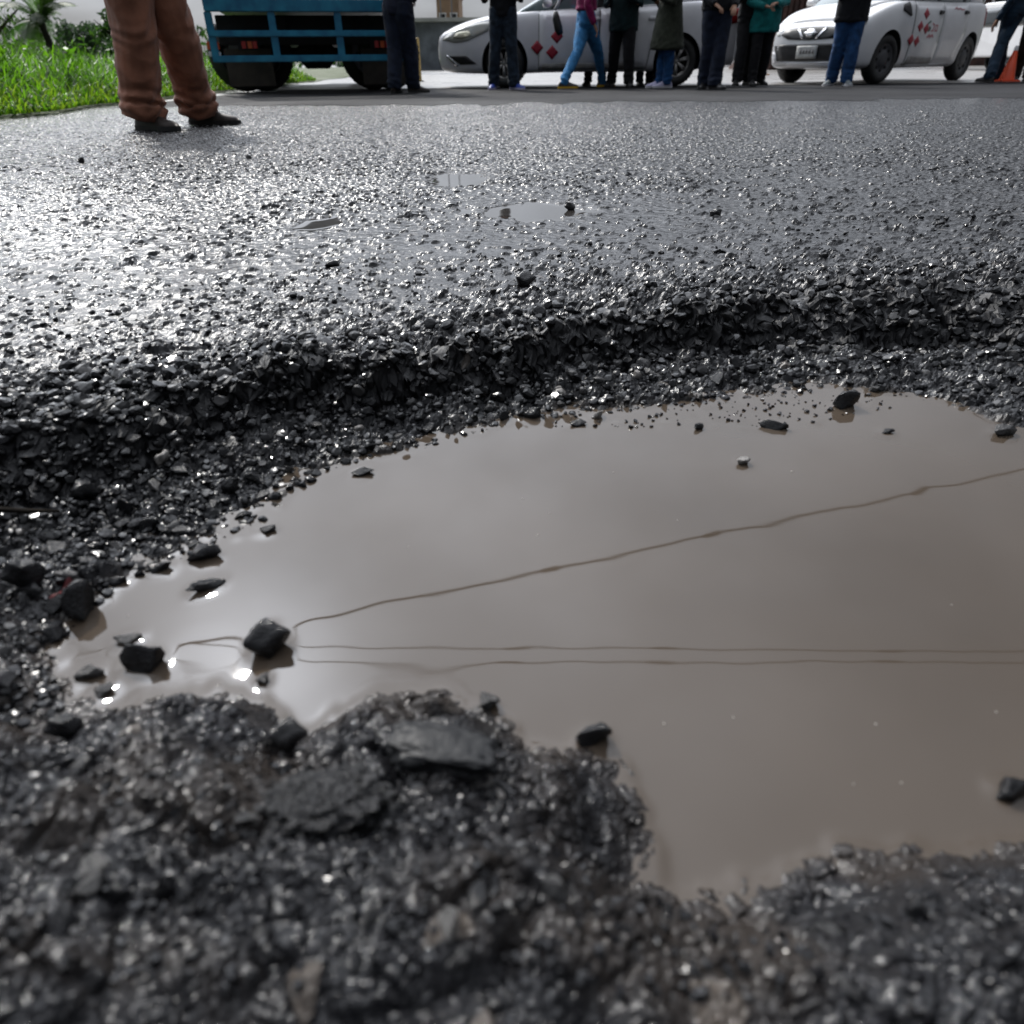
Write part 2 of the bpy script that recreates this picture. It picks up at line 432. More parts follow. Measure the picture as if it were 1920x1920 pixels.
def grid_mesh(name, V, nr, nc, keep=None, smooth=True):
    """V (nr*nc,3) grid -> mesh; keep: (nr-1, nc-1) mask of quads"""
    idx = np.arange(nr * nc).reshape(nr, nc)
    q = np.stack([idx[:-1, :-1], idx[:-1, 1:], idx[1:, 1:], idx[1:, :-1]], -1)
    q = q[keep] if keep is not None else q.reshape(-1, 4)
    used = np.unique(q); remap = np.zeros(nr * nc, np.int64); remap[used] = np.arange(len(used))
    q = remap[q]; V = V[used]
    me = bpy.data.meshes.new(name)
    me.vertices.add(len(V)); me.vertices.foreach_set('co', V.astype(np.float32).ravel())
    me.loops.add(q.size); me.loops.foreach_set('vertex_index', q.astype(np.int32).ravel())
    me.polygons.add(len(q)); me.polygons.foreach_set('loop_start', np.arange(0, q.size, 4, dtype=np.int32))
    me.polygons.foreach_set('use_smooth', np.full(len(q), smooth))
    me.update(calc_edges=True)
    return me, used
def set_attr(me, name, vals):
    a = me.attributes.new(name, 'FLOAT', 'POINT'); a.data.foreach_set('value', np.asarray(vals, np.float32))

# ---------------------------------------------------------------- road surface (fan-shaped grid, finest near the hole)
FC_Y, R0, R1, HALF = -0.34, 0.31, 10.5, R(58)
NR, NC = 1120, 980
rr = R0 * (R1 / R0) ** (np.arange(NR) / (NR - 1)); th = np.linspace(HALF, -HALF, NC)
RRg, THg = np.meshgrid(rr, th, indexing='ij')
GXg = RRg * np.sin(THg); GYg = RRg * np.cos(THg) + FC_Y
GXg = -GXg
hz, tone, mudv, rawv = ground_h(GXg.ravel(), GYg.ravel())
HZ = hz.reshape(NR, NC)
raw_b = np.clip(rawv, 0, 1)                                                   # the broken face is pitted sideways too
sel = raw_b > 0.01
GYd = GYg.ravel().copy(); GXd = GXg.ravel().copy()
fx_, fz_ = GXd[sel], hz[sel] * 1.6 + 0.3 * GYd[sel]
cs1 = cellstones(fx_, fz_, 0.022, 711)[0]; cs2 = cellstones(fx_, fz_, 0.010, 712)[0]
GYd[sel] -= raw_b[sel] * (0.015 * cs1 + 0.006 * cs2 - 0.006)
GXd[sel] += raw_b[sel] * 0.012 * fbm(fx_, fz_, 0.015, 713, 2)
me, used = grid_mesh('road', np.stack([GXd, GYd, hz], -1), NR, NC, None, False)
me.flip_normals() if me.polygons[0].normal.z < 0 else None
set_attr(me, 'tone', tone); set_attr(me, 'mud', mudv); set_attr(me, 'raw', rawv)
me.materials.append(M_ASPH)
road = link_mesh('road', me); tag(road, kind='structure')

# ---------------------------------------------------------------- stones
def stone_mesh(name, seed, flat=0.7, npts=15, bev=0.06, sub=0, m=None):
    rg = random.Random(seed)
    bm = bmesh.new()
    for i in range(npts):
        v = Vector((rg.gauss(0, 1), rg.gauss(0, 1), rg.gauss(0, 1))).normalized() * rg.uniform(0.75, 1.05)
        bm.verts.new((v.x * 0.5, v.y * 0.5 * rg.uniform(0.75, 1), v.z * 0.5 * flat))
    r = bmesh.ops.convex_hull(bm, input=bm.verts[:])
    bmesh.ops.delete(bm, geom=[g for g in r['geom_interior'] if isinstance(g, bmesh.types.BMVert)], context='VERTS')
    bmesh.ops.dissolve_limit(bm, angle_limit=R(14), verts=bm.verts[:], edges=bm.edges[:])
    if bev > 0: bmesh.ops.bevel(bm, geom=bm.edges[:], offset=bev * 0.5, segments=1, affect='EDGES', clamp_overlap=True)
    for v in bm.verts:
        if v.co.length > 0.56: v.co *= 0.56 / v.co.length
    if sub:
        bmesh.ops.triangulate(bm, faces=bm.faces[:])
        bmesh.ops.subdivide_edges(bm, edges=bm.edges[:], cuts=sub, use_grid_fill=True)
        for v in bm.verts:
            o = Vector((seed, seed * 1.7, 0))
            v.co += v.co.normalized() * (0.05 * mnoise.noise(v.co * 4 + o) + 0.022 * mnoise.noise(v.co * 11 + o))
    me = bpy.data.meshes.new(name); bm.to_mesh(me); bm.free()
    if sub: me.polygons.foreach_set('use_smooth', [True] * len(me.polygons))
    me.materials.append(m)
    return me
M_ST_BLACK = mat('wet_black_stone', (0.007, 0.007, 0.008), 0.17, spec=0.35, var=0.5, vscale=6, bump=0.35, bscale=22, rvar=0.1)
M_ST_GREY = mat('wet_grey_stone', (0.035, 0.034, 0.034), 0.3, spec=0.4, var=0.5, vscale=5, bump=0.4, bscale=20, rvar=0.1)
M_ST_PALE = mat('pale_stone', (0.17, 0.16, 0.15), 0.35, var=0.4, vscale=5, bump=0.4, bscale=20, rvar=0.1)
M_ST_TAN = mat('tan_stone', (0.24, 0.13, 0.075), 0.4, var=0.4, vscale=5, bump=0.3, bscale=20)
M_TAR = mat('old_asphalt_lump', (0.008, 0.008, 0.009), 0.3, spec=0.35, var=0.5, vscale=70, bump=0.9, bscale=170, rvar=0.12)
STN = [stone_mesh('stone', 40 + i, random.Random(i).uniform(0.5, 0.9), m=M_ST_BLACK if i % 3 else M_ST_GREY) for i in range(12)]
BIG_B = [stone_mesh('loose_stone', 80 + i, 0.7 + 0.06 * (i % 4), 16, 0.05, 3, M_ST_BLACK) for i in range(6)]
BIG_G = [stone_mesh('loose_stone', 95 + i, 0.65, 16, 0.06, 3, M_ST_GREY) for i in range(3)]
BIG_P = [stone_mesh('loose_stone', 105 + i, 0.65, 16, 0.06, 3, M_ST_PALE) for i in range(2)]

stone_discs = []        # footprints of stones in the water, for the meniscus
def hz_at(x, y): return float(ground_h(np.array([x]), np.array([y]))[0][0])

# labelled loose stones: (pixel of the middle of its foot, width in px, height/width, aspect, turn, kind, label)
LOOSE = [
 (500, 1232, 92, 0.95, 0.8, 20, 'B', 'big black angular stone standing in the puddle where the wire reflections begin'),
 (502, 1188, 36, 0.7, 0.8, 60, 'B', 'small dark pebble just behind the big black stone in the puddle'),
 (490, 1283, 42, 0.5, 0.8, 80, 'G', 'small wet pebble in the glaring shallows in front of the big black stone'),
 (258, 1262, 104, 0.62, 0.7, 25, 'B', 'black block of stone lying in the left shallows with its brown reflection'),
 (148, 1158, 84, 0.85, 0.75, 70, 'B', 'black cube-like stone at the left tip of the puddle beside the red scrap'),
 (378, 1052, 76, 0.5, 0.6, 10, 'B', 'dark wedge-shaped stone half under water at the upper left edge of the puddle'),
 (384, 1108, 84, 0.28, 0.45, 35, 'B', 'long low dark stone barely breaking the water below the wedge-shaped stone'),
 (678, 893, 46, 0.35, 0.7, 5, 'B', 'little oval stone alone in the water off the far left bank'),
 (236, 1208, 66, 0.32, 0.5, 30, 'G', 'flat glistening grey stone awash in the left shallows'),
 (165, 1275, 62, 0.5, 0.7, 15, 'G', 'wet grey stone left of the black block in the shallows'),
 (192, 1306, 56, 0.42, 0.8, 40, 'G', 'low grey stone in the shallows just below and left of the black block'),
 (218, 1098, 50, 0.36, 0.6, 12, 'B', 'small dark stone in the water right of the red scrap'),
 (500, 1000, 42, 0.4, 0.7, 15, 'G', 'grey stone touching the water below the wet shelf at the far left'),
 (1396, 872, 38, 0.5, 0.7, 0, 'P', 'pale glinting pebble alone in the open water towards the far right bank'),
 (1448, 806, 72, 0.28, 0.4, -8, 'B', 'long flat dark stone lying in the water at the far bank'),
 (1587, 768, 62, 0.6, 0.7, 10, 'B', 'black blocky stone in the water at the far right bank with a brown reflection'),
 (1664, 813, 32, 0.3, 0.6, 0, 'B', 'tiny flat dark stone in the water right of the blocky stone'),
 (1310, 806, 26, 0.6, 0.7, 30, 'B', 'tiny dark pebble left of the long flat stone at the far bank'),
 (1084, 800, 36, 0.4, 0.7, 12, 'B', 'dark pebble in the brown water in the middle of the far bank'),
 (1124, 785, 36, 0.6, 0.7, 50, 'P', 'pale pebble at the middle of the far bank'),
 (1000, 785, 46, 0.5, 0.7, 20, 'B', 'dark stone at the waterline at the left end of the brown reflection'),
 (944, 790, 40, 0.55, 0.7, 70, 'B', 'dark upright pebble on the far bank left of the brown reflection'),
 (1884, 818, 56, 0.5, 0.7, 10, 'G', 'grey stone in the brown shallows at the right end of the far bank'),
 (916, 1330, 66, 0.55, 0.75, 10, 'G', 'wet glittering stone in the water off the near bank above the asphalt slab'),
 (1112, 1402, 92, 0.5, 0.6, 12, 'B', 'smooth wet black stone at the tip of the near bank'),
 (1896, 1500, 84, 0.6, 0.75, 0, 'B', 'black stone in the water at the right edge of the picture'),
 (118, 1385, 74, 0.75, 0.8, 30, 'B', 'dark stone on the near left bank left of the glaring water'),
 (540, 1412, 78, 0.95, 0.8, 10, 'B', 'black square stone on the near bank left of the asphalt slab'),
 (312, 888, 40, 0.9, 0.8, 20, 'P', 'pale cube of stone on the wet shelf under the dark left bank'),
 (432, 925, 44, 0.75, 0.8, 40, 'B', 'black stone on the glittering shelf right of the pale cube'),
 (236, 968, 44, 0.9, 0.8, 15, 'B', 'black stone standing on the glittering shelf left of centre of it'),
 (278, 1000, 50, 0.6, 0.7, 22, 'B', 'rounded dark stone low on the shelf close to the water'),
 (152, 935, 58, 0.8, 0.8, 10, 'B', 'rounded black stone at the foot of the dark bank at far left'),
 (40, 1100, 84, 0.9, 0.8, 40, 'B', 'large dark stone at the left edge of the picture above the red scrap'),
 (985, 535, 46, 0.75, 0.8, 20, 'B', 'dark stone sitting proud on the road before the middle of the broken rim'),
 (1343, 405, 30, 0.5, 0.7, 10, 'B', 'black pebble on the road right of the small puddle'),
 (465, 298, 14, 0.6, 0.7, 10, 'B', 'black pebble in the shadow of the person in brown trousers'),
 (152, 306, 15, 0.7, 0.7, 50, 'B', 'black pebble on the bright road left of that shadow'),
 (620, 502, 34, 0.5, 0.7, 20, 'B', 'black pebble on the glaring road below the left small puddle'),
 (1068, 397, 26, 0.8, 0.8, 20, 'B', 'dark pebble at the right end of the middle small puddle'),
]
M_SLAB = mat('asphalt_slab', (0.008, 0.0085, 0.0095), 0.5, spec=0.25, var=0.4, vscale=60, bump=0.12, bscale=150, rvar=0.1)
cam_co = Vector((0, 0, CAM_H))
cnt = {'B': 0, 'G': 0, 'P': 0}
for (px, py, w, hr, asp, turn, kd, lab) in LOOSE:
    p = G(px, py, 0.0)
    for _ in range(6):
        zz = hz_at(p.x, p.y); inw = zz < WATER_Z and py > 720
        p = G(px, py, WATER_Z if inw else zz)
    ax = (p - cam_co).dot(cam_rot @ Vector((0, 0, -1)))
    s = w / F_PX * ax * 1.0
    lst = {'B': BIG_B, 'G': BIG_G, 'P': BIG_P}[kd]
    o = link_mesh('loose_stone', lst[cnt[kd] % len(lst)]); cnt[kd] += 1
    hgt = s * hr * 1.25
    o.scale = (s, s * asp, hgt / 0.75)
    o.rotation_euler = (R(random.uniform(-12, 12)), R(random.uniform(-12, 12)), R(turn))
    zz = hz_at(p.x, p.y)
    o.location = (p.x, p.y + 0.25 * s * asp, (WATER_Z + hgt * 0.22) if inw else zz + hgt * 0.26)
    tag(o, lab, 'stone')
    if inw: stone_discs.append((o.location.x, o.location.y, s * 0.44, s * asp * 0.44, R(turn)))

# aggregate pieces loosened from the road: parts of the road
def scatter(n, region, smin, smax, seed, sink=0.2):
    rg = random.Random(seed); pts = []
    while len(pts) < n:
        pts.append(region(rg))
    xs = np.array([p[0] for p in pts]); ys = np.array([p[1] for p in pts])
    zs = ground_h(xs, ys)[0]
    sw = lookup(SDW, xs, ys)
    return [(x, y, z, smin + (smax - smin) * rg.random() ** 2.2, w) for x, y, z, w in zip(xs, ys, zs, sw)]
def px_region(poly, z):
    xs = [p[0] for p in poly]; ys = [p[1] for p in poly]
    P = np.array(poly, float)
    def f(rg):
        while True:
            a, b = rg.uniform(min(xs), max(xs)), rg.uniform(min(ys), max(ys))
            if poly_sd(np.array([a]), np.array([b]), P)[0] < 0:
                q = G(a, b, z); return q.x, q.y
    return f
BANK = [(-60, 850), (200, 800), (600, 735), (1000, 690), (1300, 650), (1980, 610), (1980, 770), (1700, 720), (1400, 720), (1000, 770), (700, 830), (400, 960), (-60, 1100)]
SHORE = [(1000, 770), (1250, 745), (1450, 720), (1600, 720), (1700, 750), (1500, 790), (1250, 790), (1050, 795)]
LEFT = [(-40, 900), (400, 900), (520, 960), (380, 1030), (200, 1090), (90, 1200), (110, 1330), (-40, 1400)]
FORE = [(-40, 1370), (500, 1360), (700, 1330), (1000, 1420), (1180, 1560), (1330, 1700), (1960, 1650), (1960, 1900), (-40, 1900)]
RIMR = [(0, 560), (1960, 380), (1960, 500), (1100, 545), (0, 720)]
def put_stone(x, y, z, s, rg, meshes, parent):
    o = link_mesh('stone', rg.choice(meshes), parent)
    o.location = (x, y, z + s * 0.12)
    o.scale = (s, s * rg.uniform(0.7, 1), s * rg.uniform(0.6, 1.0))
    o.rotation_euler = (rg.uniform(-0.4, 0.4), rg.uniform(-0.4, 0.4), rg.uniform(0, 6.28))
    return o
rg = random.Random(5)
for reg, z, n, a, b, sd in ((BANK, -0.05, 120, 0.012, 0.030, 1), (SHORE, -0.06, 36, 0.008, 0.018, 2), (LEFT, -0.055, 46, 0.012, 0.034, 3), (RIMR, 0.0, 50, 0.010, 0.026, 4), (FORE, -0.01, 36, 0.010, 0.022, 6)):
    for x, y, z_, s, w in scatter(n, px_region(reg, z), a, b, sd):
        put_stone(x, y, max(z_, WATER_Z - 0.4 * s) if w < 0 else z_, s, rg, STN, road)
        if w < 0: stone_discs.append((x, y, s * 0.42, s * 0.36, 0))
# finer loose gravel: one mass
FACE = [(-60, 800), (0, 760), (350, 690), (700, 645), (1000, 600), (1300, 555), (1960, 510), (1960, 640), (1300, 660), (1000, 700), (600, 745), (200, 820), (-60, 870)]
mb = MB()
tiny = []
for sd in range(6):
    t_ = stone_mesh('gravel', 300 + sd, 0.75, 13, 0.0, 0, M_ST_BLACK)
    tiny.append(([v.co.copy() for v in t_.vertices], [tuple(p.vertices) for p in t_.polygons]))
for sd in range(8):          # rounded broken stones for the larger pieces
    bm = bmesh.new(); bmesh.ops.create_icosphere(bm, subdivisions=2, radius=0.5)
    rs = random.Random(900 + sd); cuts = [(Vector((rs.gauss(0, 1), rs.gauss(0, 1), rs.gauss(0, 1))).normalized(), rs.uniform(0.26, 0.42)) for _ in range(7)]
    for v in bm.verts:
        for n_, d_ in cuts:
            ex = v.co.dot(n_) - d_
            if ex > 0: v.co -= n_ * ex * 0.92
        v.co *= 1 + 0.10 * mnoise.noise(v.co * 5 + Vector((sd, 0, 0)))
        v.co.z *= 0.8
    bm.verts.index_update()
    tiny.append(([v.co.copy() for v in bm.verts], [tuple(v.index for v in f.verts) for f in bm.faces])); bm.free()
for reg, z, n, a, b, sd in ((BANK, -0.05, 3000, 0.003, 0.017, 11), (FACE, -0.02, 1500, 0.008, 0.026, 16), (SHORE, -0.06, 160, 0.003, 0.009, 12), (LEFT, -0.055, 1000, 0.0025, 0.013, 13), (RIMR, 0.0, 900, 0.004, 0.013, 14), (FORE, -0.01, 900, 0.003, 0.009, 15)):
    for x, y, z_, s, w in scatter(n, px_region(reg, z), a, b, sd):
        if w < -0.004 and reg is not SHORE: continue
        vs, fs = rg.choice(tiny[6:]) if s > 0.0095 else rg.choice(tiny[:6])
        mt = Matrix.Translation((x, y, (max(z_, WATER_Z) if w < 0 else z_) + s * (0.1 if s < 0.0095 else 0.0))) @ Euler((rg.uniform(-.5, .5), rg.uniform(-.5, .5), rg.uniform(0, 6.28))).to_matrix().to_4x4() @ Matrix.Scale(s, 4)
        mb.add([mt @ v for v in vs], fs, 0 if rg.random() < 0.86 else (1 if rg.random() < 0.95 else 2))
gravel = mb.build('gravel', [M_ST_BLACK, M_ST_GREY, M_ST_PALE], road)
tag(gravel, kind='stuff')

# broken slab and clump on the near bank
def lump(name, px, py, size, m, seed, label, cat, lift=0.3, turn=0, amp=0.16, freq=3.0):
    bm = bmesh.new(); bmesh.ops.create_icosphere(bm, subdivisions=5, radius=1.0)
    off = Vector((seed * 3.1, seed, -seed))
    for v in bm.verts:
        c = v.co.copy()
        c = Vector((math.copysign(abs(c.x) ** 0.8, c.x), math.copysign(abs(c.y) ** 0.8, c.y), math.copysign(abs(c.z) ** 0.55, c.z)))
        k = 1 + amp * mnoise.noise(v.co * freq * 0.6 + off) + amp * 0.6 * mnoise.noise(v.co * freq * 1.7 + off) + amp * 0.25 * mnoise.noise(v.co * freq * 6 + off)
        if m is M_TAR: k += 0.10 * abs(mnoise.noise(v.co * 11 + off)) + 0.07 * mnoise.noise(v.co * 24 + off)
        v.co = Vector((c.x * size[0] * k, c.y * size[1] * k, c.z * size[2] * (0.75 + 0.25 * k)))
    me = bpy.data.meshes.new(name); bm.to_mesh(me); bm.free()
    me.polygons.foreach_set('use_smooth', [m is not M_TAR] * len(me.polygons)); me.materials.append(m)
    p = G(px, py, -0.03)
    for _ in range(5): p = G(px, py, hz_at(p.x, p.y))
    o = link_mesh(name, me, None, (p.x, p.y, hz_at(p.x, p.y) + size[2] * lift)); o.rotation_euler = (R(-6), R(5), R(turn))
    tag(o, label, cat)
    return o
lump('asphalt_chunk', 832, 1425, (0.034, 0.016, 0.0075), M_SLAB, 3.3, 'flat smooth slab of broken asphalt lying on the near bank of the puddle', 'asphalt chunk', 1.25, -8, 0.24)
lump('asphalt_chunk', 610, 1520, (0.030, 0.020, 0.012), M_TAR, 8.1, 'rough crumbling lump of tarred aggregate left of the flat slab on the near bank', 'asphalt chunk', 0.45, 18, 0.35, 5.5)

# red scrap, twig
M_RED = mat('red_plastic', (0.11, 0.010, 0.012), 0.4, var=0.3)
p = G(118, 1108, -0.05); p.z = hz_at(p.x, p.y) + 0.004
mb = MB()
for i in range(7):
    for j in range(4): mb.v.append((i * 0.005 - 0.015, j * 0.003 + 0.002 * math.sin(i * 1.3), 0.004 * math.sin(i * 0.9 + j) + 0.0015 * i))
nv = len(mb.v)
for k in range(nv): x_, y_, z_ = mb.v[k]; mb.v.append((x_, y_, z_ - 0.0008))
for i in range(6):
    for j in range(3):
        a = i * 4 + j; mb.f.append((a, a + 4, a + 5, a + 1)); mb.m.append(0)
        b = a + nv; mb.f.append((b, b + 1, b + 5, b + 4)); mb.m.append(0)
red = mb.build('plastic_scrap', M_RED, smooth=True, loc=p); red.rotation_euler = (0.2, -0.2, 0.7); red.scale = (0.75, 0.75, 0.75)
tag(red, 'crumpled scrap of red plastic among the stones at the left tip of the puddle', 'litter')
M_TWIG = mat('wet_twig', (0.010, 0.008, 0.006), 0.95, spec=0.1, var=0.4, vscale=60)
p = G(40, 978, -0.05); p.z = hz_at(p.x, p.y) + 0.009
mb = MB(); mb.tube([(-0.05, 0, 0), (-0.02, 0.002, 0.002), (0.012, 0, 0.001), (0.045, -0.004, 0.003)], [0.0022, 0.003, 0.0026, 0.0014], 8)
tw = mb.build('twig', M_TWIG, smooth=True, loc=p); tag(tw, 'thin dark twig lying on the rubble at the left edge of the pothole', 'twig')

# ---------------------------------------------------------------- water
def water_mat(name, mud, rough=0.022):
    m = bpy.data.materials.new(name); m.use_nodes = True
    n, l = m.node_tree.nodes, m.node_tree.links; p = n['Principled BSDF']
    tc = n.new('ShaderNodeTexCoord'); t = n.new('ShaderNodeTexNoise'); t.inputs['Scale'].default_value = 3.0; t.inputs['Detail'].default_value = 4
    l.new(tc.outputs['Object'], t.inputs['Vector'])
    r = n.new('ShaderNodeValToRGB'); r.color_ramp.elements[0].position = 0.3; r.color_ramp.elements[1].position = 0.7
    r.color_ramp.elements[0].color = (*[c * 0.85 for c in mud], 1); r.color_ramp.elements[1].color = (*[c * 1.12 for c in mud], 1)
    l.new(t.outputs['Fac'], r.inputs[0]); l.new(r.outputs[0], p.inputs['Base Color'])
    p.inputs['Roughness'].default_value = rough; p.inputs['IOR'].default_value = 1.45
    return m
M_WATER = water_mat('muddy_water', (0.056, 0.043, 0.032))
M_WATER2 = water_mat('shallow_water', (0.03, 0.027, 0.025))
def box_blur(a, k):
    for ax in (0, 1):
        p_ = np.pad(a, [(k, k) if i == ax else (0, 0) for i in (0, 1)], mode='edge')
        c = np.cumsum(np.insert(p_, 0, 0, axis=ax), axis=ax)
        a = (np.take(c, range(2 * k + 1, c.shape[ax]), ax) - np.take(c, range(0, c.shape[ax] - 2 * k - 1), ax)) / (2 * k + 1)
    return a
def water_sheet(name, level, region, men=0.0014, mat_=M_WATER, wob=1.0):
    rows = np.where(region.any(1))[0]; cols = np.where(region.any(0))[0]
    r0, r1, c0, c1 = max(rows[0] - 8, 0), min(rows[-1] + 9, NR), max(cols[0] - 8, 0), min(cols[-1] + 9, NC)
    X, Y, H, Rg = GXg[r0:r1, c0:c1], GYg[r0:r1, c0:c1], HZ[r0:r1, c0:c1], region[r0:r1, c0:c1]
    solid = (H > level).astype(float)
    for (sx, sy, a, b, tn) in stone_discs:
        dx, dy = X - sx, Y - sy
        if abs(dx).min() > 0.05 or abs(dy).min() > 0.05: continue
        u = dx * math.cos(tn) + dy * math.sin(tn); v = -dx * math.sin(tn) + dy * math.cos(tn)
        solid = np.maximum(solid, ((u / a) ** 2 + (v / b) ** 2 < 1))
    s = box_blur(box_blur(box_blur(solid, 2), 2), 1)
    wide = box_blur(box_blur(solid, 7), 6)
    Z = level + men * s + 0.0005 * wide + wob * (5.0e-5 * fbm(X, Y, 0.055, 901, 2) + 7.0e-5 * fbm(X, Y, 0.17, 911, 2))
    keep = (H < level + 0.002)[:-1, :-1] & Rg[:-1, :-1]
    me, u = grid_mesh(name, np.stack([X.ravel(), Y.ravel(), Z.ravel()], -1), r1 - r0, c1 - c0, keep)
    if me.polygons[0].normal.z < 0: me.flip_normals()
    me.materials.append(mat_)
    o = link_mesh(name, me); tag(o, kind='structure')
    return o
SWG = lookup(SDW, GXg, GYg)
water_sheet('puddle', WATER_Z, (SWG < 0.03) & (GYg < 1.5))
for i, (cx, cy, a, b) in enumerate(small_puddles):
    water_sheet('puddle', SMALL_Z, (((GXg - cx) / a) ** 2 + ((GYg - cy) / b) ** 2 < 3.0), 0.0006, M_WATER2, 0.5)
# bubbles and specks floating on the water
M_SPECK = mat('foam_speck', (0.26, 0.24, 0.21), 0.5)
mb = MB()
for (px, py, s) in ((980, 935, 5), (1030, 962, 4), (1008, 1003, 6), (765, 1025, 3), (240, 1155, 4), (1245, 1357, 5), (1375, 1345, 4), (1642, 1358, 5), (1868, 1335, 4), (1784, 1134, 4), (1600, 1470, 3), (1690, 1468, 4), (1150, 885, 4), (1485, 884, 7), (1270, 975, 3)):
    q = G(px, py, WATER_Z); r_ = s / F_PX * 0.6 * 0.42
    mb.lathe([(r_, 0.0), (r_ * 0.8, r_ * 0.3), (0.0001, r_ * 0.45)], (q.x, q.y, WATER_Z + 0.0001), 8)
sp = mb.build('foam_specks', M_SPECK, smooth=True); tag(sp, kind='stuff')

# ---------------------------------------------------------------- rest of the ground
def flat_mat(name, c, rough, bscale, bdist, c2=None, spec=0.5):
    m = bpy.data.materials.new(name); m.use_nodes = True
    n, l = m.node_tree.nodes, m.node_tree.links; p = n['Principled BSDF']
    tc = n.new('ShaderNodeTexCoord'); t = n.new('ShaderNodeTexNoise'); t.inputs['Scale'].default_value = bscale; t.inputs['Detail'].default_value = 6; t.inputs['Roughness'].default_value = 0.6
    l.new(tc.outputs['Object'], t.inputs['Vector'])
    r = n.new('ShaderNodeValToRGB'); r.color_ramp.elements[0].position = 0.35; r.color_ramp.elements[1].position = 0.7
    r.color_ramp.elements[0].color = (*[v * 0.6 for v in c], 1); r.color_ramp.elements[1].color = (*(c2 or [v * 1.4 for v in c]), 1)
    l.new(t.outputs['Fac'], r.inputs[0]); l.new(r.outputs[0], p.inputs['Base Color'])
    t2 = n.new('ShaderNodeTexNoise'); t2.inputs['Scale'].default_value = 0.7; t2.inputs['Detail'].default_value = 4; l.new(tc.outputs['Object'], t2.inputs['Vector'])
    mr = n.new('ShaderNodeMapRange'); mr.inputs['From Min'].default_value = 0.35; mr.inputs['From Max'].default_value = 0.65; mr.inputs['To Min'].default_value = rough - 0.1; mr.inputs['To Max'].default_value = rough + 0.1
    l.new(t2.outputs['Fac'], mr.inputs['Value']); l.new(mr.outputs[0], p.inputs['Roughness'])
    b = n.new('ShaderNodeBump'); b.inputs['Distance'].default_value = bdist; l.new(t.outputs['Fac'], b.inputs['Height']); l.new(b.outputs[0], p.inputs['Normal'])
    p.inputs['Specular IOR Level'].default_value = spec
    return m
M_ASPH_FAR = flat_mat('old_asphalt', (0.03, 0.03, 0.032), 0.42, 70, 0.006)
M_ASPH_SMOOTH = flat_mat('smooth_asphalt', (0.014, 0.014, 0.016), 0.75, 90, 0.008, spec=0.15)
M_CONC = flat_mat('wet_concrete', (0.22, 0.21, 0.20), 0.35, 12, 0.003)
M_SOIL = flat_mat('grassy_soil', (0.03, 0.045, 0.012), 0.85, 20, 0.02, (0.07, 0.10, 0.02))
def sheet(name, pts, m, z, nx=1):
    mb = MB(); mb.add([(x, y, z) for x, y in pts], [tuple(range(len(pts)))])
    return tag(mb.build(name, m), kind='structure')
# outer ground: everything round the fan, with the fan's outline left open
mb = MB()
Na = 72
ang = [HALF + (2 * math.pi - 2 * HALF) * i / 40 for i in range(41)]
for i in range(40):
    a0, a1 = ang[i], ang[i + 1]
    for r_a, r_b in ((0.001, 0.31), (0.31, 2.0), (2.0, 10.5)):
        mb.add([(r_ * math.sin(a), r_ * math.cos(a) + FC_Y, -0.004) for r_, a in ((r_a, a0), (r_b, a0), (r_b, a1), (r_a, a1))], [(0, 3, 2, 1)])
for i in range(24):
    a0 = -HALF + 2 * HALF * i / 24; a1 = -HALF + 2 * HALF * (i + 1) / 24
    mb.add([(r_ * math.sin(a), r_ * math.cos(a) + FC_Y, -0.004) for r_, a in ((0.001, a0), (0.312, a0), (0.312, a1), (0.001, a1))], [(0, 3, 2, 1)])
for i in range(Na):
    a0, a1 = 2 * math.pi * i / Na, 2 * math.pi * (i + 1) / Na
    for r_a, r_b in ((10.48, 20), (20, 80), (80, 1500)):
        mb.add([(r_ * math.sin(a), r_ * math.cos(a) + FC_Y, -0.004) for r_, a in ((r_a, a0), (r_b, a0), (r_b, a1), (r_a, a1))], [(0, 3, 2, 1)])
tag(mb.build('ground', M_ASPH_FAR), kind='structure')
EDGE_X = -3.55
Y_SM, Y_CO = G(900, 195).y, G(900, 166).y
def wavy(y): return y + 0.0
smooth_pts = [(EDGE_X - 0.3, Y_SM - 0.1)] + [(x, Y_SM + 0.12 * math.sin(x * 1.7) + 0.05 * math.sin(x * 5.1) + 0.5 * mnoise.noise((x * 3.1, 0, 0)) + 0.3 * mnoise.noise((x * 11.0, 3, 0))) for x in np.linspace(EDGE_X, 14, 260)] + [(60, Y_SM), (60, Y_CO + 0.4), (EDGE_X - 0.3, Y_CO + 0.4)]
sheet('smooth_road', smooth_pts, M_ASPH_SMOOTH, 0.0022)
sheet('concrete_road', [(EDGE_X - 0.2, Y_CO), (60, Y_CO), (120, 90), (EDGE_X + 1.0, 90)], M_CONC, 0.012)
# verge: gently rising soil left of the road
nx_, ny_ = 40, 80
E0, E1 = G(0, 224, 0.0), G(215, 198, 0.0)
EDG = lambda y: E0.x + (E1.x - E0.x) * (y - E0.y) / (E1.y - E0.y)
xs = -np.linspace(0, 1, nx_) ** 2 * 60; ys = np.linspace(1.0, 9.0, ny_) ** 2.2
Xv, Yv = np.meshgrid(xs, ys)
edge = 0.12 * np.sin(Yv * 1.3) + 0.06 * np.sin(Yv * 3.7) - 0.05 * (Yv - 5)*0
Dv = -Xv
Xv = Xv + EDG(Yv) + edge * np.exp(-Dv / 2)
Zv = 0.004 + 0.05 * (1 - np.exp(-Dv / 0.5)) + 0.03 * fbm(Xv, Yv, 0.8, 3, 2)*(1 - np.exp(-Dv / 0.4))
me, _ = grid_mesh('verge', np.stack([Xv.ravel(), Yv.ravel(), Zv.ravel()], -1), ny_, nx_)
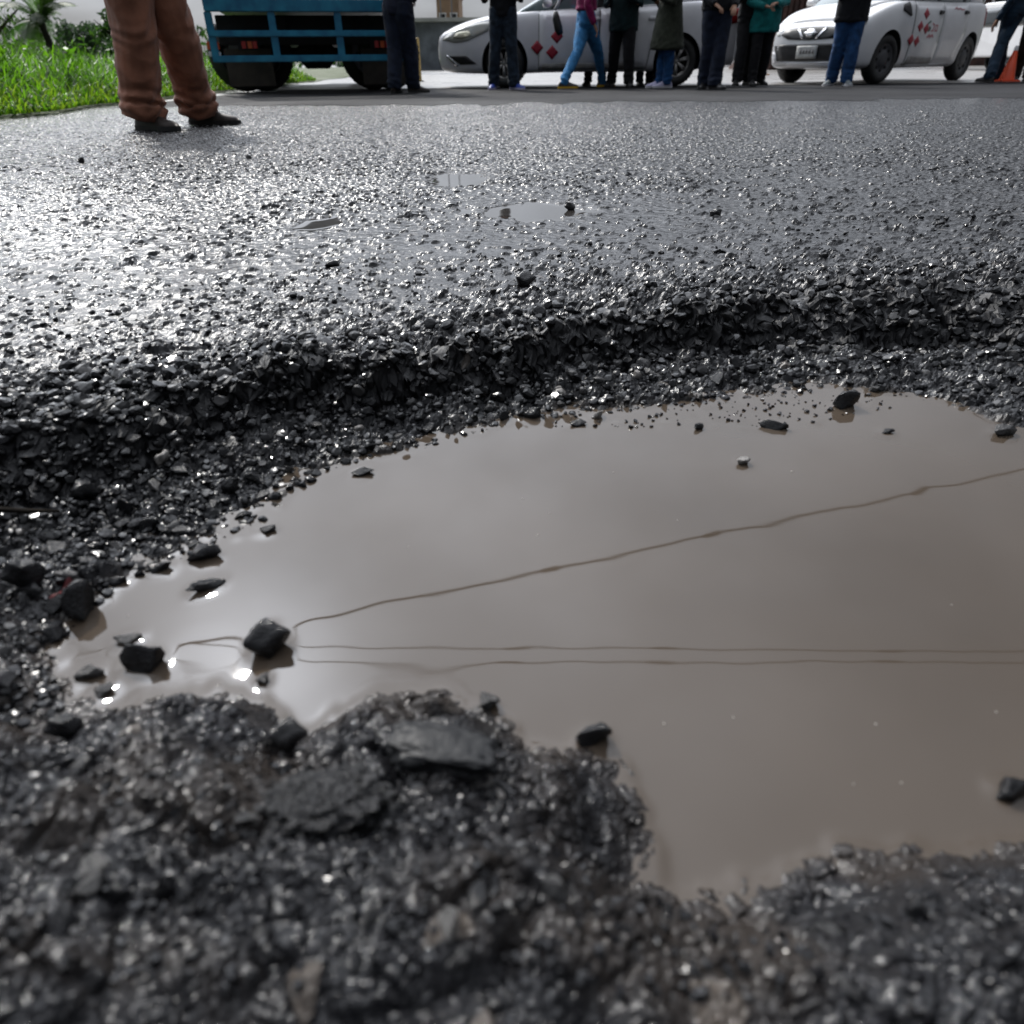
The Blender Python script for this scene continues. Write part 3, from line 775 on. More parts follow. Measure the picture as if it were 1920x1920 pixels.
if me.polygons[0].normal.z < 0: me.flip_normals()
me.materials.append(M_SOIL); tag(link_mesh('verge', me), kind='structure')
#@@PART2
# ---------------------------------------------------------------- overhead wires (seen mirrored in the puddle)
M_WIRE = mat('black_wire', (0.012, 0.012, 0.013), 0.6)
def mirror_pt(px, py, H):
    q = G(px, py, WATER_Z); d = (q - cam_co)
    t = (H - WATER_Z) / -d.z
    return Vector((q.x + d.x * t, q.y + d.y * t, H))
for (a, b, H, r_, lab) in (((540, 1172), (1920, 880), 7.0, 0.020, 'overhead wire whose mirror image slants up to the right across the puddle'),
                           ((590, 1212), (1920, 1222), 6.0, 0.008, 'upper of the two level overhead wires mirrored side by side low in the puddle'),
                           ((565, 1243), (1920, 1241), 6.0, 0.008, 'lower of the two level overhead wires mirrored side by side low in the puddle')):
    A, B = mirror_pt(*a, H), mirror_pt(*b, H); D = B - A
    A2, B2 = A - D * 3.0, B + D * 3.0
    pts = []
    for i in range(49):
        t = i / 48; q = A2.lerp(B2, t); q.z = H + 0.25 * ((2 * t - 1) ** 2)
        pts.append(q)
    mb = MB(); mb.tube(pts, r_, 8, up=(0, 0, 1))
    for t in (0.47, 0.5, 0.545, 0.6):
        q = A2.lerp(B2, t); q.z = H + 0.25 * ((2 * t - 1) ** 2)
        u = D.normalized()
        mb.tube([q - u * 0.22, q - u * 0.1, q + u * 0.1, q + u * 0.22], [r_ * 1.02, r_ * 1.9, r_ * 1.9, r_ * 1.02], 8, up=(0, 0, 1))
    w = mb.build('power_cable', M_WIRE, smooth=True); tag(w, lab, 'cable', 'overhead wires')

# ---------------------------------------------------------------- people
def cloth(name, c, rough=0.85, var=0.3, **k): return mat(name, c, rough, var=var, vscale=k.pop('vscale', 14), bump=0.35, bscale=k.pop('bscale', 180), spec=0.25, sheen=k.pop('sheen', 0.05), **k)
M_SKIN = mat('skin', (0.30, 0.16, 0.10), 0.5, var=0.12)
M_HAIR = mat('black_hair', (0.012, 0.010, 0.009), 0.5, var=0.4, vscale=80, bump=0.4, bscale=120)
M_EYE = mat('eye', (0.05, 0.04, 0.035), 0.2)
def fold(me, amp, zk=(), seed=0, sc=9.0):
    o = Vector((seed * 7.7, seed * 3.1, seed))
    n_ = len(me.vertices); co = np.empty(n_ * 3, np.float32); me.vertices.foreach_get('co', co)
    nr_ = np.empty(n_ * 3, np.float32); me.vertex_normals.foreach_get('vector', nr_)
    co = co.reshape(-1, 3); nr_ = nr_.reshape(-1, 3); ds = np.zeros(n_)
    for i_, p in enumerate([Vector(c_) for c_ in co.tolist()]):
        tilt = 0.9 * p.x + 0.7 * p.y
        q_ = p.z + 0.55 * (p.x + p.y)                      # creases run slantwise round the limb
        d = 0.7 * mnoise.noise(Vector((p.x * sc * .7, p.y * sc * .7, p.z * sc * 0.35)) + o) + 0.30 - 1.1 * abs(mnoise.noise(Vector((p.x * sc * .8, p.y * sc * .8, q_ * sc * 1.0)) + o)) + 0.15 * mnoise.noise(Vector((p.x * sc * 2.6, p.y * sc * 2.6, q_ * sc * 2.6)) + o)
        for (z0, w, a) in zk:
            k = math.exp(-((p.z - z0) / w) ** 2)
            d += a * k * math.sin((p.z + tilt * 0.35) * 80 + 7 * mnoise.noise(Vector((p.x * 6, p.y * 6, p.z * 5)) + o))
        ds[i_] = amp * d
    co += nr_ * ds[:, None].astype(np.float32); me.vertices.foreach_set('co', co.ravel())
def person(label, feet, yaw, H=1.70, legr=(0.125, 0.085, 0.095, 0.092), tro=None, top=None, shoe=None, sole=None, hem=0.50, torso=(0.19, 0.13), hipw=1.0,
           arms='front', hair='short', fine=False, foot_yaw=(-12, 12), seed=1, flare=1.0, feet_up=(0, 0), skirt=False, cuff=0.045, knee_fwd=0.035, lean=0.0, shoe_len=0.29, z0=0.0, group='people standing in the street'):
    """feet: (his right foot, his left foot) as ground points; local +Y is the way the person faces"""
    rf, lf = feet
    mid = (rf + lf) / 2
    root_rot = Matrix.Rotation(R(yaw), 3, 'Z')
    inv = root_rot.inverted()
    fl = [inv @ (p - mid) for p in (rf, lf)]
    hipz, kz, shz = 0.52 * H, 0.285 * H, 0.82 * H
    hips = [Vector((0.085, lean * 0.3, hipz)), Vector((-0.085, lean * 0.3, hipz))]
    ank = [Vector((f.x, f.y, 0.085 + u)) for f, u in zip(fl, feet_up)]
    knees = [h.lerp(a, 0.5) + Vector((0, knee_fwd, 0)) for h, a in zip(hips, ank)]
    for k in knees: k.z = kz + 0.0
    S = [Vector((0.185, lean, shz)), Vector((-0.185, lean, shz))]
    if arms == 'front': E = [Vector((0.27, 0.02, 0.63 * H)), Vector((-0.27, 0.02, 0.63 * H))]; W = [Vector((0.09, 0.24, 0.60 * H)), Vector((-0.07, 0.25, 0.62 * H))]
    elif arms == 'phone': E = [Vector((0.25, 0.08, 0.62 * H)), Vector((-0.25, 0.05, 0.62 * H))]; W = [Vector((0.10, 0.30, 0.72 * H)), Vector((-0.05, 0.28, 0.70 * H))]
    elif arms == 'low': E = [Vector((0.26, -0.02, 0.62 * H)), Vector((-0.26, -0.02, 0.62 * H))]; W = [Vector((0.14, 0.20, 0.55 * H)), Vector((-0.14, 0.20, 0.54 * H))]
    else: E = [Vector((0.25, -0.03, 0.62 * H)), Vector((-0.25, -0.03, 0.62 * H))]; W = [Vector((0.26, 0.07, 0.49 * H)), Vector((-0.26, 0.07, 0.49 * H))]
    # --- body: one continuous skinned surface
    bm = bmesh.new(); sk = bm.verts.layers.skin.verify()
    def vert(p, r, frm=None, root=False):
        v = bm.verts.new(p); v[sk].radius = r if isinstance(r, tuple) else (r, r); v[sk].use_root = root
        if frm: bm.edges.new((frm, v))
        return v
    pel = vert(Vector((0, lean * 0.2, hipz + 0.05)), (0.12, 0.09), None, True)
    sp_ = vert(Vector((0, lean * 0.6, 0.64 * H)), (0.115, 0.085), pel)
    ch = vert(Vector((0, lean, 0.77 * H)), (0.13, 0.09), sp_)
    nk = vert(Vector((0, lean * 1.1, 0.855 * H)), 0.052, ch)
    jw = vert(Vector((0, lean * 1.2 + 0.02, 0.895 * H)), (0.062, 0.07), nk)
    hd = vert(Vector((0, lean * 1.2 + 0.012, 0.94 * H)), (0.076, 0.092), jw)
    vert(Vector((0, lean * 1.2 + 0.0, 0.98 * H)), (0.055, 0.065), hd)
    for s_ in (0, 1):
        sh = vert(S[s_], 0.052, ch); el = vert(E[s_], 0.038, sh); wr = vert(W[s_], 0.026, el)
        d = (W[s_] - E[s_]).normalized(); side = d.cross(Vector((0, 0, 1))); side = side.normalized() if side.length > 0.2 else Vector((1, 0, 0))
        dn = side.cross(d).normalized()
        if dn.z > 0: dn = -dn
        pm = vert(W[s_] + d * 0.075, (0.034, 0.017), wr)
        for q, (off, ln) in enumerate(((-0.027, 0.062), (-0.009, 0.075), (0.009, 0.072), (0.026, 0.055))):
            b0 = vert(W[s_] + d * 0.105 + side * off, 0.0085, pm)
            b1 = vert(b0.co + d * ln * 0.5 + dn * 0.012, 0.008, b0)
            vert(b1.co + d * ln * 0.35 + dn * 0.028, 0.0065, b1)
        t0 = vert(W[s_] + d * 0.045 + side * (0.04 if s_ else -0.04), 0.010, wr)
        vert(t0.co + d * 0.045 + dn * 0.012 + side * (0.008 if s_ else -0.008), 0.008, t0)
        hv = vert(hips[s_], 0.085, pel); kn = vert(knees[s_], 0.05, hv); an = vert(ank[s_], 0.036, kn)
    me0 = bpy.data.meshes.new('person'); bm.to_mesh(me0); bm.free()
    body = evaluated(me0, [('SKIN', dict(use_smooth_shade=True)), ('SUBSURF', dict(levels=1, render_levels=1))])
    body.name = 'person'; body.materials.clear(); body.materials.append(M_SKIN)
    o = link_mesh('person', body); o.location = (mid.x, mid.y, mid.z); o.rotation_euler = (0, 0, R(yaw))
    tag(o, label, 'person', group)
    # face and hair
    hc = Vector((0, lean * 1.2 + 0.012, 0.94 * H))
    for sx in (-1, 1): mb = MB(); mb.lathe([(0.0001, -0.011), (0.008, -0.007), (0.011, 0), (0.008, 0.007), (0.0001, 0.011)], hc + Vector((sx * 0.03, 0.083, 0.0)), 8); mb.build('eye', M_EYE, o, True)
    mb = MB(); mb.tube([hc + Vector((0, 0.085, 0.012)), hc + Vector((0, 0.108, -0.02)), hc + Vector((0, 0.088, -0.032))], [0.008, 0.013, 0.008], 8); mb.build('nose', M_SKIN, o, True)
    for sx in (-1, 1): mb = MB(); mb.tube([hc + Vector((sx * 0.078, 0.0, 0.022)), hc + Vector((sx * 0.09, -0.01, 0.0)), hc + Vector((sx * 0.078, 0.0, -0.03))], [(0.006, 0.014), (0.008, 0.018), (0.005, 0.01)], 8); mb.build('ear', M_SKIN, o, True)
    mb = MB(); rings = []
    low = {'short': -0.2, 'long': -1.9}[hair]
    for a in np.linspace(1.55, low if hair == 'short' else -0.4, 8):
        c_, s_ = math.cos(a), math.sin(a); rings.append((0.088 * c_ + 0.004, 0.105 * s_))
    mb.lathe(rings, hc + Vector((0, -0.022, 0.022)), 18)
    if hair == 'long': mb.tube([hc + Vector((0, -0.06, 0.02)), hc + Vector((0, -0.1, -0.12)), hc + Vector((0, -0.11, -0.26))], [(0.085, 0.05), (0.09, 0.04), (0.05, 0.02)], 12)
    mb.build('hair', M_HAIR, o, True)
    # --- trousers
    mb = MB()
    for s_ in (0, 1):
        h, k, a = hips[s_], knees[s_], ank[s_]
        pts = [h + Vector((0, 0, 0.10)), h, h.lerp(k, 0.35), h.lerp(k, 0.7), k, k.lerp(a, 0.3), k.lerp(a, 0.6), *[a.lerp(k, (z_ - .085) / (kz - .085)) + Vector((0, b_, 0)) for z_, b_ in ((.20, -.01), (.165, .006), (.13, -.008), (.10, .012))], Vector((a.x, a.y + .006, cuff + feet_up[s_]))]
        r0, r1, r2, r3 = legr
        mb.tube(pts, [(r0 * 0.95, r0 * 1.0), (r0, r0 * 1.1), r0 * 0.93 + 0.0, (r0 + r1) / 2 * 0.95, r1, r1 * 1.02, (r1 + r2) / 2, r2 * (.97 if fine else 1), r2 * (1.10 if fine else 1.02), r2 * (.96 if fine else 1), r3 * flare * (1.08 if fine else 1.03), r3 * flare], 16)
    wz = 0.60 * H
    mb.tube([Vector((0, lean * 0.2, hipz - 0.06)), Vector((0, lean * 0.2 - 0.01, hipz + 0.03)), Vector((0, lean * 0.3, hipz + 0.1)), Vector((0, lean * 0.4, wz))],
            [(0.12 * hipw, 0.09), (0.175 * hipw, 0.125 * hipw), (0.165 * hipw, 0.115 * hipw), (0.15, 0.105)], 20)
    t_me = evaluated(mb.mesh('trousers', tro), [('REMESH', dict(mode='VOXEL', voxel_size=0.008 if fine else 0.013)), ('SMOOTH', dict(iterations=6, factor=0.5))])
    t_me.name = 'trousers'; t_me.materials.clear(); t_me.materials.append(tro)
    ks = [(0.13, 0.07, 0.5), (kz, 0.05, 0.25), (hipz - 0.06, 0.06, 0.3)]
    fold(t_me, 0.019 if fine else 0.010, ks, seed, 8.0); t_me.update()
    t_me.polygons.foreach_set('use_smooth', [True] * len(t_me.polygons))
    link_mesh('trousers', t_me, o)
    # --- jacket / shirt / coat
    mb = MB(); rx, ry = torso
    hz_ = hem * H
    zs = [hz_, hz_ + 0.03, (hz_ + 0.62 * H) / 2, 0.62 * H, 0.70 * H, 0.78 * H, 0.825 * H, 0.86 * H]
    rs = [(rx * 1.02 * (1.12 if skirt else 1), ry * 1.05 * (1.45 if skirt else 1)), (rx * 1.03 * (1.12 if skirt else 1), ry * 1.06 * (1.45 if skirt else 1)), (rx * 1.02, ry * (1.3 if skirt else 1.08)), (rx * 0.98, ry), (rx * 1.02, ry * 1.02), (rx * 1.02, ry * 0.95), (0.14, 0.085), (0.065, 0.065)]
    mb.tube([Vector((0, lean * max(0, (z - hipz) / (shz - hipz)), z)) for z in zs], rs, 20)
    for s_ in (0, 1):
        mb.tube([S[s_] + Vector((-0.06 if s_ == 0 else 0.06, 0, 0.0)), S[s_], S[s_].lerp(E[s_], 0.5), E[s_], E[s_].lerp(W[s_], 0.5), W[s_] + (W[s_] - E[s_]).normalized() * 0.01], [0.075, 0.075, 0.062, 0.055, 0.05, 0.043], 12)
    j_me = evaluated(mb.mesh('jacket', top), [('REMESH', dict(mode='VOXEL', voxel_size=0.015)), ('SMOOTH', dict(iterations=4, factor=0.5))])
    j_me.name = 'jacket'; j_me.materials.clear(); j_me.materials.append(top)
    fold(j_me, 0.009, [(hz_ + 0.05, 0.05, 0.4)], seed + 3, 7.0); j_me.update()
    j_me.polygons.foreach_set('use_smooth', [True] * len(j_me.polygons))
    link_mesh('coat' if skirt else 'jacket', j_me, o)
    # --- shoes
    for s_ in (0, 1):
        fy = R(foot_yaw[s_]); L = shoe_len
        M = Matrix.Translation(Vector((fl[s_].x, fl[s_].y, feet_up[s_]))) @ Matrix.Rotation(fy, 4, 'Z')
        ts = [0, 0.06, 0.16, 0.3, 0.45, 0.6, 0.74, 0.87, 0.96, 1.0]
        ws = [0.018, 0.031, 0.036, 0.037, 0.039, 0.045, 0.049, 0.044, 0.029, 0.012]
        hs = [0.05, 0.085, 0.1, 0.105, 0.095, 0.078, 0.062, 0.054, 0.044, 0.03]
        mb = MB(); ms = MB(); up_r = []; n = 11
        for t, w_, h_ in zip(ts, ws, hs):
            y_ = t * L - 0.075
            up_r.append([M @ Vector((math.cos(math.pi * j / (n - 1)) * w_ * (1.0 - 0.12 * math.sin(math.pi * j / (n - 1))), y_, 0.018 + (h_ - 0.018) * math.sin(math.pi * j / (n - 1)) ** 0.8)) for j in range(n)])
        vs = [v for r_ in up_r for v in r_]
        fs = [(i * n + j, i * n + j + 1, (i + 1) * n + j + 1, (i + 1) * n + j) for i in range(len(ts) - 1) for j in range(n - 1)]
        fs += [tuple(range(n)), tuple((len(ts) - 1) * n + j for j in range(n - 1, -1, -1))]
        mb.add(vs, fs)
        shoe_o = mb.build('shoe', shoe, o, True)
        out = [M @ Vector((w_ * 1.1, t * L * 1.02 - 0.078, 0)) for t, w_ in zip(ts, ws)] + [M @ Vector((-w_ * 1.1, t * L * 1.02 - 0.078, 0)) for t, w_ in list(zip(ts, ws))[::-1]]
        k = len(out); lo = [v + Vector((0, 0, 0.002)) for v in out]; hi = [v + Vector((0, 0, 0.027)) for v in out]
        ms.add(lo + hi, [tuple(range(k - 1, -1, -1)), tuple(range(k, 2 * k))] + [(i, (i + 1) % k, k + (i + 1) % k, k + i) for i in range(k)])
        ms.build('sole', sole or M_RUBBER, shoe_o)
    return o
M_RUBBER = mat('black_rubber', (0.012, 0.012, 0.012), 0.6, var=0.3)
C = {}
C['rust'] = cloth('rust_brown_cotton', (0.21, 0.086, 0.050), var=0.3, vscale=6, sheen=0.15)
C['darknavy'] = cloth('dark_navy_cloth', (0.009, 0.014, 0.03))
C['navytop'] = cloth('navy_jacket', (0.008, 0.011, 0.026))
C['darkjean'] = cloth('dark_denim', (0.016, 0.026, 0.042), var=0.5)
C['blackjk'] = cloth('black_jacket', (0.007, 0.008, 0.011))
C['bluejean'] = cloth('bright_blue_denim', (0.035, 0.17, 0.37), var=0.3)
C['maroon'] = cloth('maroon_knit', (0.17, 0.008, 0.065))
C['black'] = cloth('black_cloth', (0.006, 0.006, 0.008))
C['teald'] = cloth('dark_teal_knit', (0.006, 0.02, 0.022))
C['paledenim'] = cloth('pale_denim', (0.22, 0.27, 0.36), var=0.4)
C['olive'] = cloth('olive_coat', (0.035, 0.04, 0.028))
C['midjean'] = cloth('mid_blue_denim', (0.012, 0.06, 0.17), var=0.4)
C['teal'] = cloth('teal_jacket', (0.008, 0.16, 0.16))
C['navyjean'] = cloth('blue_denim', (0.012, 0.05, 0.14), var=0.35)
C['oliveb'] = cloth('dark_olive_cloth', (0.014, 0.013, 0.010))
C['dkblue'] = cloth('dark_blue_cloth', (0.008, 0.022, 0.042))
S_BROWN = mat('brown_leather', (0.022, 0.014, 0.010), 0.6, var=0.4, vscale=20, bump=0.2)
S_BLACK = mat('black_leather', (0.01, 0.01, 0.011), 0.4, var=0.3)
S_BLUE = mat('blue_trainer', (0.015, 0.045, 0.30), 0.5, var=0.3)
S_YELL = mat('yellow_sole', (0.55, 0.33, 0.01), 0.5)
S_LILAC = mat('pale_lilac_trainer', (0.42, 0.40, 0.55), 0.6, var=0.2)
S_GREY = mat('grey_trainer', (0.12, 0.14, 0.15), 0.6, var=0.3)
S_WHITE = mat('white_sole', (0.5, 0.5, 0.52), 0.6)
def hemh(px, py, fx, fy): return at_depth(px, py, G(fx, fy).y).z
def feet(a, b, z=0.0): return (G(*a, z), G(*b, z))
ZS, ZC = 0.005, 0.012
person('person in rust brown work trousers and brown shoes standing nearest on the wet road', feet((276, 244), (378, 234)), -128, 1.70, (0.145, 0.122, 0.118, 0.112), C['rust'], C['navytop'], S_BROWN, M_RUBBER,
       hem=0.52, arms='front', fine=True, foot_yaw=(14, 36), seed=2, flare=1.1, cuff=0.07, shoe_len=0.34)
person('person in dark navy trousers standing at the right rear corner of the blue truck', feet((776, 174), (740, 175.4), ZS), -28, 1.72, (0.13, 0.1, 0.095, 0.09), C['darknavy'], C['navytop'], S_BROWN, hem=0.5, arms='front', seed=3, foot_yaw=(-50, 15), torso=(0.21, 0.14))
person('person in black jacket, faded dark jeans and bright blue shoes before the silver taxi', feet((926, 168), (964, 168), ZS), 176, 1.72, (0.115, 0.085, 0.088, 0.085), C['darkjean'], C['blackjk'], S_BLUE, S_LILAC, hem=hemh(940, 35, 945, 168) / 1.72, arms='phone', seed=4, foot_yaw=(-8, 48))
person('person striding in bright blue jeans, maroon top and black shoes with yellow soles', feet((1128, 163), (1056, 168), ZS), -84, 1.62, (0.115, 0.073, 0.058, 0.055), C['bluejean'], C['maroon'], S_BLACK, S_YELL, hem=hemh(1075, 22, 1090, 166) / 1.62, arms='side', hair='long', seed=5, hipw=1.0, torso=(0.20, 0.145), foot_yaw=(0, 0), feet_up=(0.0, 0.012), knee_fwd=0.05)
person('person all in black partly hidden behind the striding person in bright blue jeans', feet((1102, 161), (1128, 160), ZC), 170, 1.66, (0.105, 0.078, 0.07, 0.07), C['black'], C['black'], S_BLACK, hem=0.47, torso=(0.22, 0.15), seed=6, arms='phone', hair='long')
person('person in dark teal top and black trousers right of the striding person', feet((1146, 163), (1178, 164), ZS), 160, 1.66, (0.115, 0.085, 0.075, 0.075), C['black'], C['teald'], S_BLACK, hem=hemh(1160, 60, 1160, 164) / 1.66, seed=7, arms='phone', torso=(0.215, 0.15), foot_yaw=(-10, 25), hair='long')
person('person in pale denim jacket and navy trousers half hidden behind the olive coat', feet((1198, 161), (1216, 160), ZC), 195, 1.64, (0.1, 0.075, 0.065, 0.062), C['darknavy'], C['paledenim'], S_BLACK, hem=0.53, arms='side', seed=8, hair='long')
person('person in long olive green coat, blue jeans and pale lilac trainers', feet((1236, 165), (1250, 165.3), ZS), 100, 1.62, (0.1, 0.073, 0.066, 0.064), C['midjean'], C['olive'], S_LILAC, S_WHITE, hem=hemh(1240, 95, 1240, 165) / 1.62, skirt=True, seed=9, arms='phone', knee_fwd=0.0, torso=(0.195, 0.16), foot_yaw=(0, -6), hair='long')
person('person in dark jacket and navy track trousers holding something yellow', feet((1318, 167), (1338, 167.6), ZS), 190, 1.72, (0.125, 0.095, 0.09, 0.092), C['darknavy'], C['blackjk'], S_BLACK, hem=hemh(1320, 24, 1328, 167) / 1.72, seed=10, arms='low', torso=(0.215, 0.15), foot_yaw=(-30, 20))
person('person in black jacket and black trousers left of the teal jacket', feet((1380, 161), (1398, 160), ZC), 185, 1.66, (0.105, 0.08, 0.078, 0.075), C['black'], C['black'], S_BLACK, hem=0.50, seed=11, arms='phone', foot_yaw=(-25, 10))
person('person in bright teal jacket and black trousers before the white hatchback', feet((1408, 161), (1424, 160), ZC), 178, 1.62, (0.1, 0.075, 0.07, 0.068), C['black'], C['teal'], S_BLACK, hem=hemh(1415, 66, 1416, 160) / 1.62, torso=(0.225, 0.16), seed=12, arms='front', foot_yaw=(-5, 10), hair='long')
person('person in black jacket and blue jeans standing before the white hatchback', feet((1556, 161), (1584, 161.5), ZS), 172, 1.74, (0.125, 0.092, 0.088, 0.084), C['navyjean'], C['blackjk'], S_GREY, S_WHITE, hem=hemh(1575, 42, 1570, 163) / 1.74, seed=13, arms='phone', torso=(0.225, 0.155), foot_yaw=(-35, 5))
person('person walking in dark blue trousers behind the white hatchback near the cone', feet((1853, 154), (1870, 152), ZC), 30, 1.70, (0.11, 0.085, 0.08, 0.078), C['dkblue'], C['dkblue'], S_BLACK, hem=0.52, seed=14, arms='side', foot_yaw=(0, 0), knee_fwd=0.05)
person('person in dark olive trousers at the right edge in front of the orange cone', feet((1898, 152), (1924, 153), ZC), 175, 1.72, (0.12, 0.092, 0.09, 0.088), C['oliveb'], C['navytop'], S_BLACK, S_GREY, hem=0.51, seed=15, arms='low', torso=(0.21, 0.15))
# the yellow thing held by the person in track trousers
p = at_depth(1338, 21, G(1328, 167).y - 0.26)
M_YEL = mat('yellow_plastic', (0.5, 0.33, 0.02), 0.4)
mb = MB(); mb.box((0, 0, 0), (0.10, 0.025, 0.045), bev=0.008); mb.tube([(-0.04, 0, 0.01), (-0.08, 0, 0.03), (-0.09, 0, 0.05)], 0.006, 8)
tag(mb.build('yellow_radio', M_YEL, loc=p), 'small yellow object held at the waist of the person in navy track trousers', 'hand-held object')
# bag behind the striding person
p = at_depth(1049, 42, G(1060, 167).y + 0.12)
mb = MB(); mb.tube([(-0.06, 0, 0.13), (-0.05, 0, 0.05), (-0.01, 0, -0.08), (0.02, 0, -0.15)], [(0.03, 0.025), (0.055, 0.04), (0.06, 0.045), (0.04, 0.03)], 12)
bag = mb.build('shoulder_bag', S_BLACK, smooth=True, loc=p); tag(bag, 'black shoulder bag hanging behind the hips of the striding person in blue jeans', 'bag')
mb = MB(); mb.tube([(-0.07, 0, 0.15), (-0.02, 0.0, 0.22), (0.05, 0, 0.45)], [(0.022, 0.01), (0.022, 0.01), (0.018, 0.008)], 8)
mb.build('strap', S_WHITE, bag, True)

# ---------------------------------------------------------------- vehicles
def hermite(xs, ys, q):
    xs = np.asarray(xs, float); ys = np.asarray(ys, float)
    m = np.gradient(ys, xs, axis=0)
    i = np.clip(np.searchsorted(xs, q) - 1, 0, len(xs) - 2)
    h = xs[i + 1] - xs[i]; t = (q - xs[i]) / h
    sh = (-1,) + (1,) * (ys.ndim - 1); t = t.reshape(sh); h = h.reshape(sh)
    return (2 * t**3 - 3 * t**2 + 1) * ys[i] + (t**3 - 2 * t**2 + t) * h * m[i] + (-2 * t**3 + 3 * t**2) * ys[i + 1] + (t**3 - t**2) * h * m[i + 1]
def loft_body(st, nx=60, top_flat=True):
    """st rows: x, half width, z bottom, z top at the shoulder, crown; from rear to front"""
    st = sorted(st); xs = [s[0] for s in st]; ctrl = []
    for x, w, zb, zt, cr in st:
        h = zt - zb
        ctrl.append([(0, zb), (0.7 * w, zb), (0.93 * w, zb + 0.05 * h), (0.985 * w, zb + 0.22 * h), (w, zb + 0.5 * h), (0.985 * w, zb + 0.78 * h), (0.93 * w, zt - 0.03 * h), (0.8 * w, zt + 0.25 * cr), (0.45 * w, zt + 0.8 * cr), (0, zt + cr)])
    ctrl = np.array(ctrl)
    q = np.concatenate([np.linspace(xs[k], xs[k + 1], max(2, int(nx * (xs[k + 1] - xs[k]) / (xs[-1] - xs[0])) + 2))[:-1] for k in range(len(xs) - 1)] + [[xs[-1]]])
    sec = hermite(xs, ctrl, q)
    u = np.arange(10.0); uq = np.linspace(0, 9, 28)
    V = []
    for k in range(len(q)):
        s_ = hermite(u, sec[k], uq)
        s_[:, 0] = np.maximum(s_[:, 0], 0); s_[0, 0] = s_[-1, 0] = 0
        full = [(q[k], y, z) for y, z in s_] + [(q[k], -y, z) for y, z in s_[-2:0:-1]]
        V.append(full)
    n = len(V[0]); vs = [v for r_ in V for v in r_]
    fs = [(i * n + j, (i + 1) * n + j, (i + 1) * n + (j + 1) % n, i * n + (j + 1) % n) for i in range(len(V) - 1) for j in range(n)]
    fs += [tuple(range(n)), tuple((len(V) - 1) * n + j for j in range(n - 1, -1, -1))]
    mb = MB(); mb.add(vs, fs); return mb
def bvh_of(me): return BVHTree.FromPolygons([v.co.copy() for v in me.vertices], [tuple(p.vertices) for p in me.polygons])
def decal(bvh, poly, side, off=0.006, rings=4, skirt=0.006, dens=0.04, ctr=None):
    pts = []
    for i in range(len(poly)):
        a, b = Vector(poly[i]), Vector(poly[(i + 1) % len(poly)])
        n = max(1, int((b - a).length / dens)); pts += [a.lerp(b, k / n) for k in range(n)]
    c = Vector(ctr) if ctr else sum(pts, Vector((0, 0))) / len(pts)
    def hit(q, o_):
        if side == 'front': org, d = Vector((6, q.x, q.y)), Vector((-1, 0, 0))
        elif side == 'rear': org, d = Vector((-6, q.x, q.y)), Vector((1, 0, 0))
        elif side == 'left': org, d = Vector((q.x, 3, q.y)), Vector((0, -1, 0))
        elif side == 'right': org, d = Vector((q.x, -3, q.y)), Vector((0, 1, 0))
        else: org, d = Vector((q.x, q.y, 4)), Vector((0, 0, -1))
        loc, nrm, _, _ = bvh.ray_cast(org, d)
        if loc is None:
            loc, nrm, _, _ = bvh.find_nearest(org + d * 4.2)
        if nrm.dot(d) > 0: nrm = -nrm
        return loc + nrm * o_
    vs = [hit(c, off)]; n = len(pts)
    for k in range(1, rings + 1): vs += [hit(c.lerp(p_, k / rings), off) for p_ in pts]
    vs += [hit(p_, off - skirt - 0.004) for p_ in pts]
    fs = [(0, 1 + j, 1 + (j + 1) % n) for j in range(n)]
    for k in range(rings): fs += [(1 + k * n + j, 1 + (k + 1) * n + j, 1 + (k + 1) * n + (j + 1) % n, 1 + k * n + (j + 1) % n) for j in range(n)]
    mb = MB(); mb.add(vs, fs); return mb
def fix_normals(o):
    bm = bmesh.new(); bm.from_mesh(o.data); bmesh.ops.recalc_face_normals(bm, faces=bm.faces[:]); bm.to_mesh(o.data); bm.free(); return o
def put(mb, name, m, parent, smooth=True): return fix_normals(mb.build(name, m, parent, smooth))
M_WHITE = mat('white_paint', (0.72, 0.72, 0.73), 0.28, var=0.06, vscale=3, coat=0.6)
M_DIRTYW = mat('road_dirt_on_paint', (0.30, 0.29, 0.28), 0.6, var=0.4, vscale=5)
M_SILVER = mat('silver_white_paint', (0.66, 0.66, 0.69), 0.28, metal=0.0, var=0.08, vscale=3, coat=0.7)
M_GLASS = mat('tinted_glass', (0.012, 0.016, 0.018), 0.05, spec=0.8)
M_GLASSP = mat('window_glass', (0.10, 0.14, 0.145), 0.05, spec=0.9)
M_BLK = mat('black_trim', (0.012, 0.012, 0.013), 0.45)
M_DARKM = mat('dark_wheel_well', (0.01, 0.01, 0.01), 0.8)
M_TYRE = mat('tyre_rubber', (0.018, 0.018, 0.018), 0.6, var=0.3, vscale=10)
M_RIMG = mat('grey_wheel_cover', (0.06, 0.06, 0.065), 0.45)
M_ALLOY = mat('alloy', (0.35, 0.34, 0.33), 0.35, metal=0.7, var=0.2)
M_CHROME = mat('chrome', (0.7, 0.7, 0.72), 0.15, metal=1.0)
M_LAMP = mat('lamp_lens', (0.42, 0.42, 0.38), 0.08, spec=0.9, coat=1.0)
M_LAMPIN = mat('lamp_reflector', (0.55, 0.53, 0.42), 0.12, metal=0.6)
M_DIAM = mat('dark_red_print', (0.32, 0.012, 0.03), 0.4)
M_GREENP = mat('dark_green_print', (0.02, 0.09, 0.05), 0.45)
M_REDP = mat('faded_red_print', (0.45, 0.12, 0.14), 0.45)
M_PLATE = mat('number_plate', (0.42, 0.42, 0.41), 0.45, var=0.15, vscale=30)
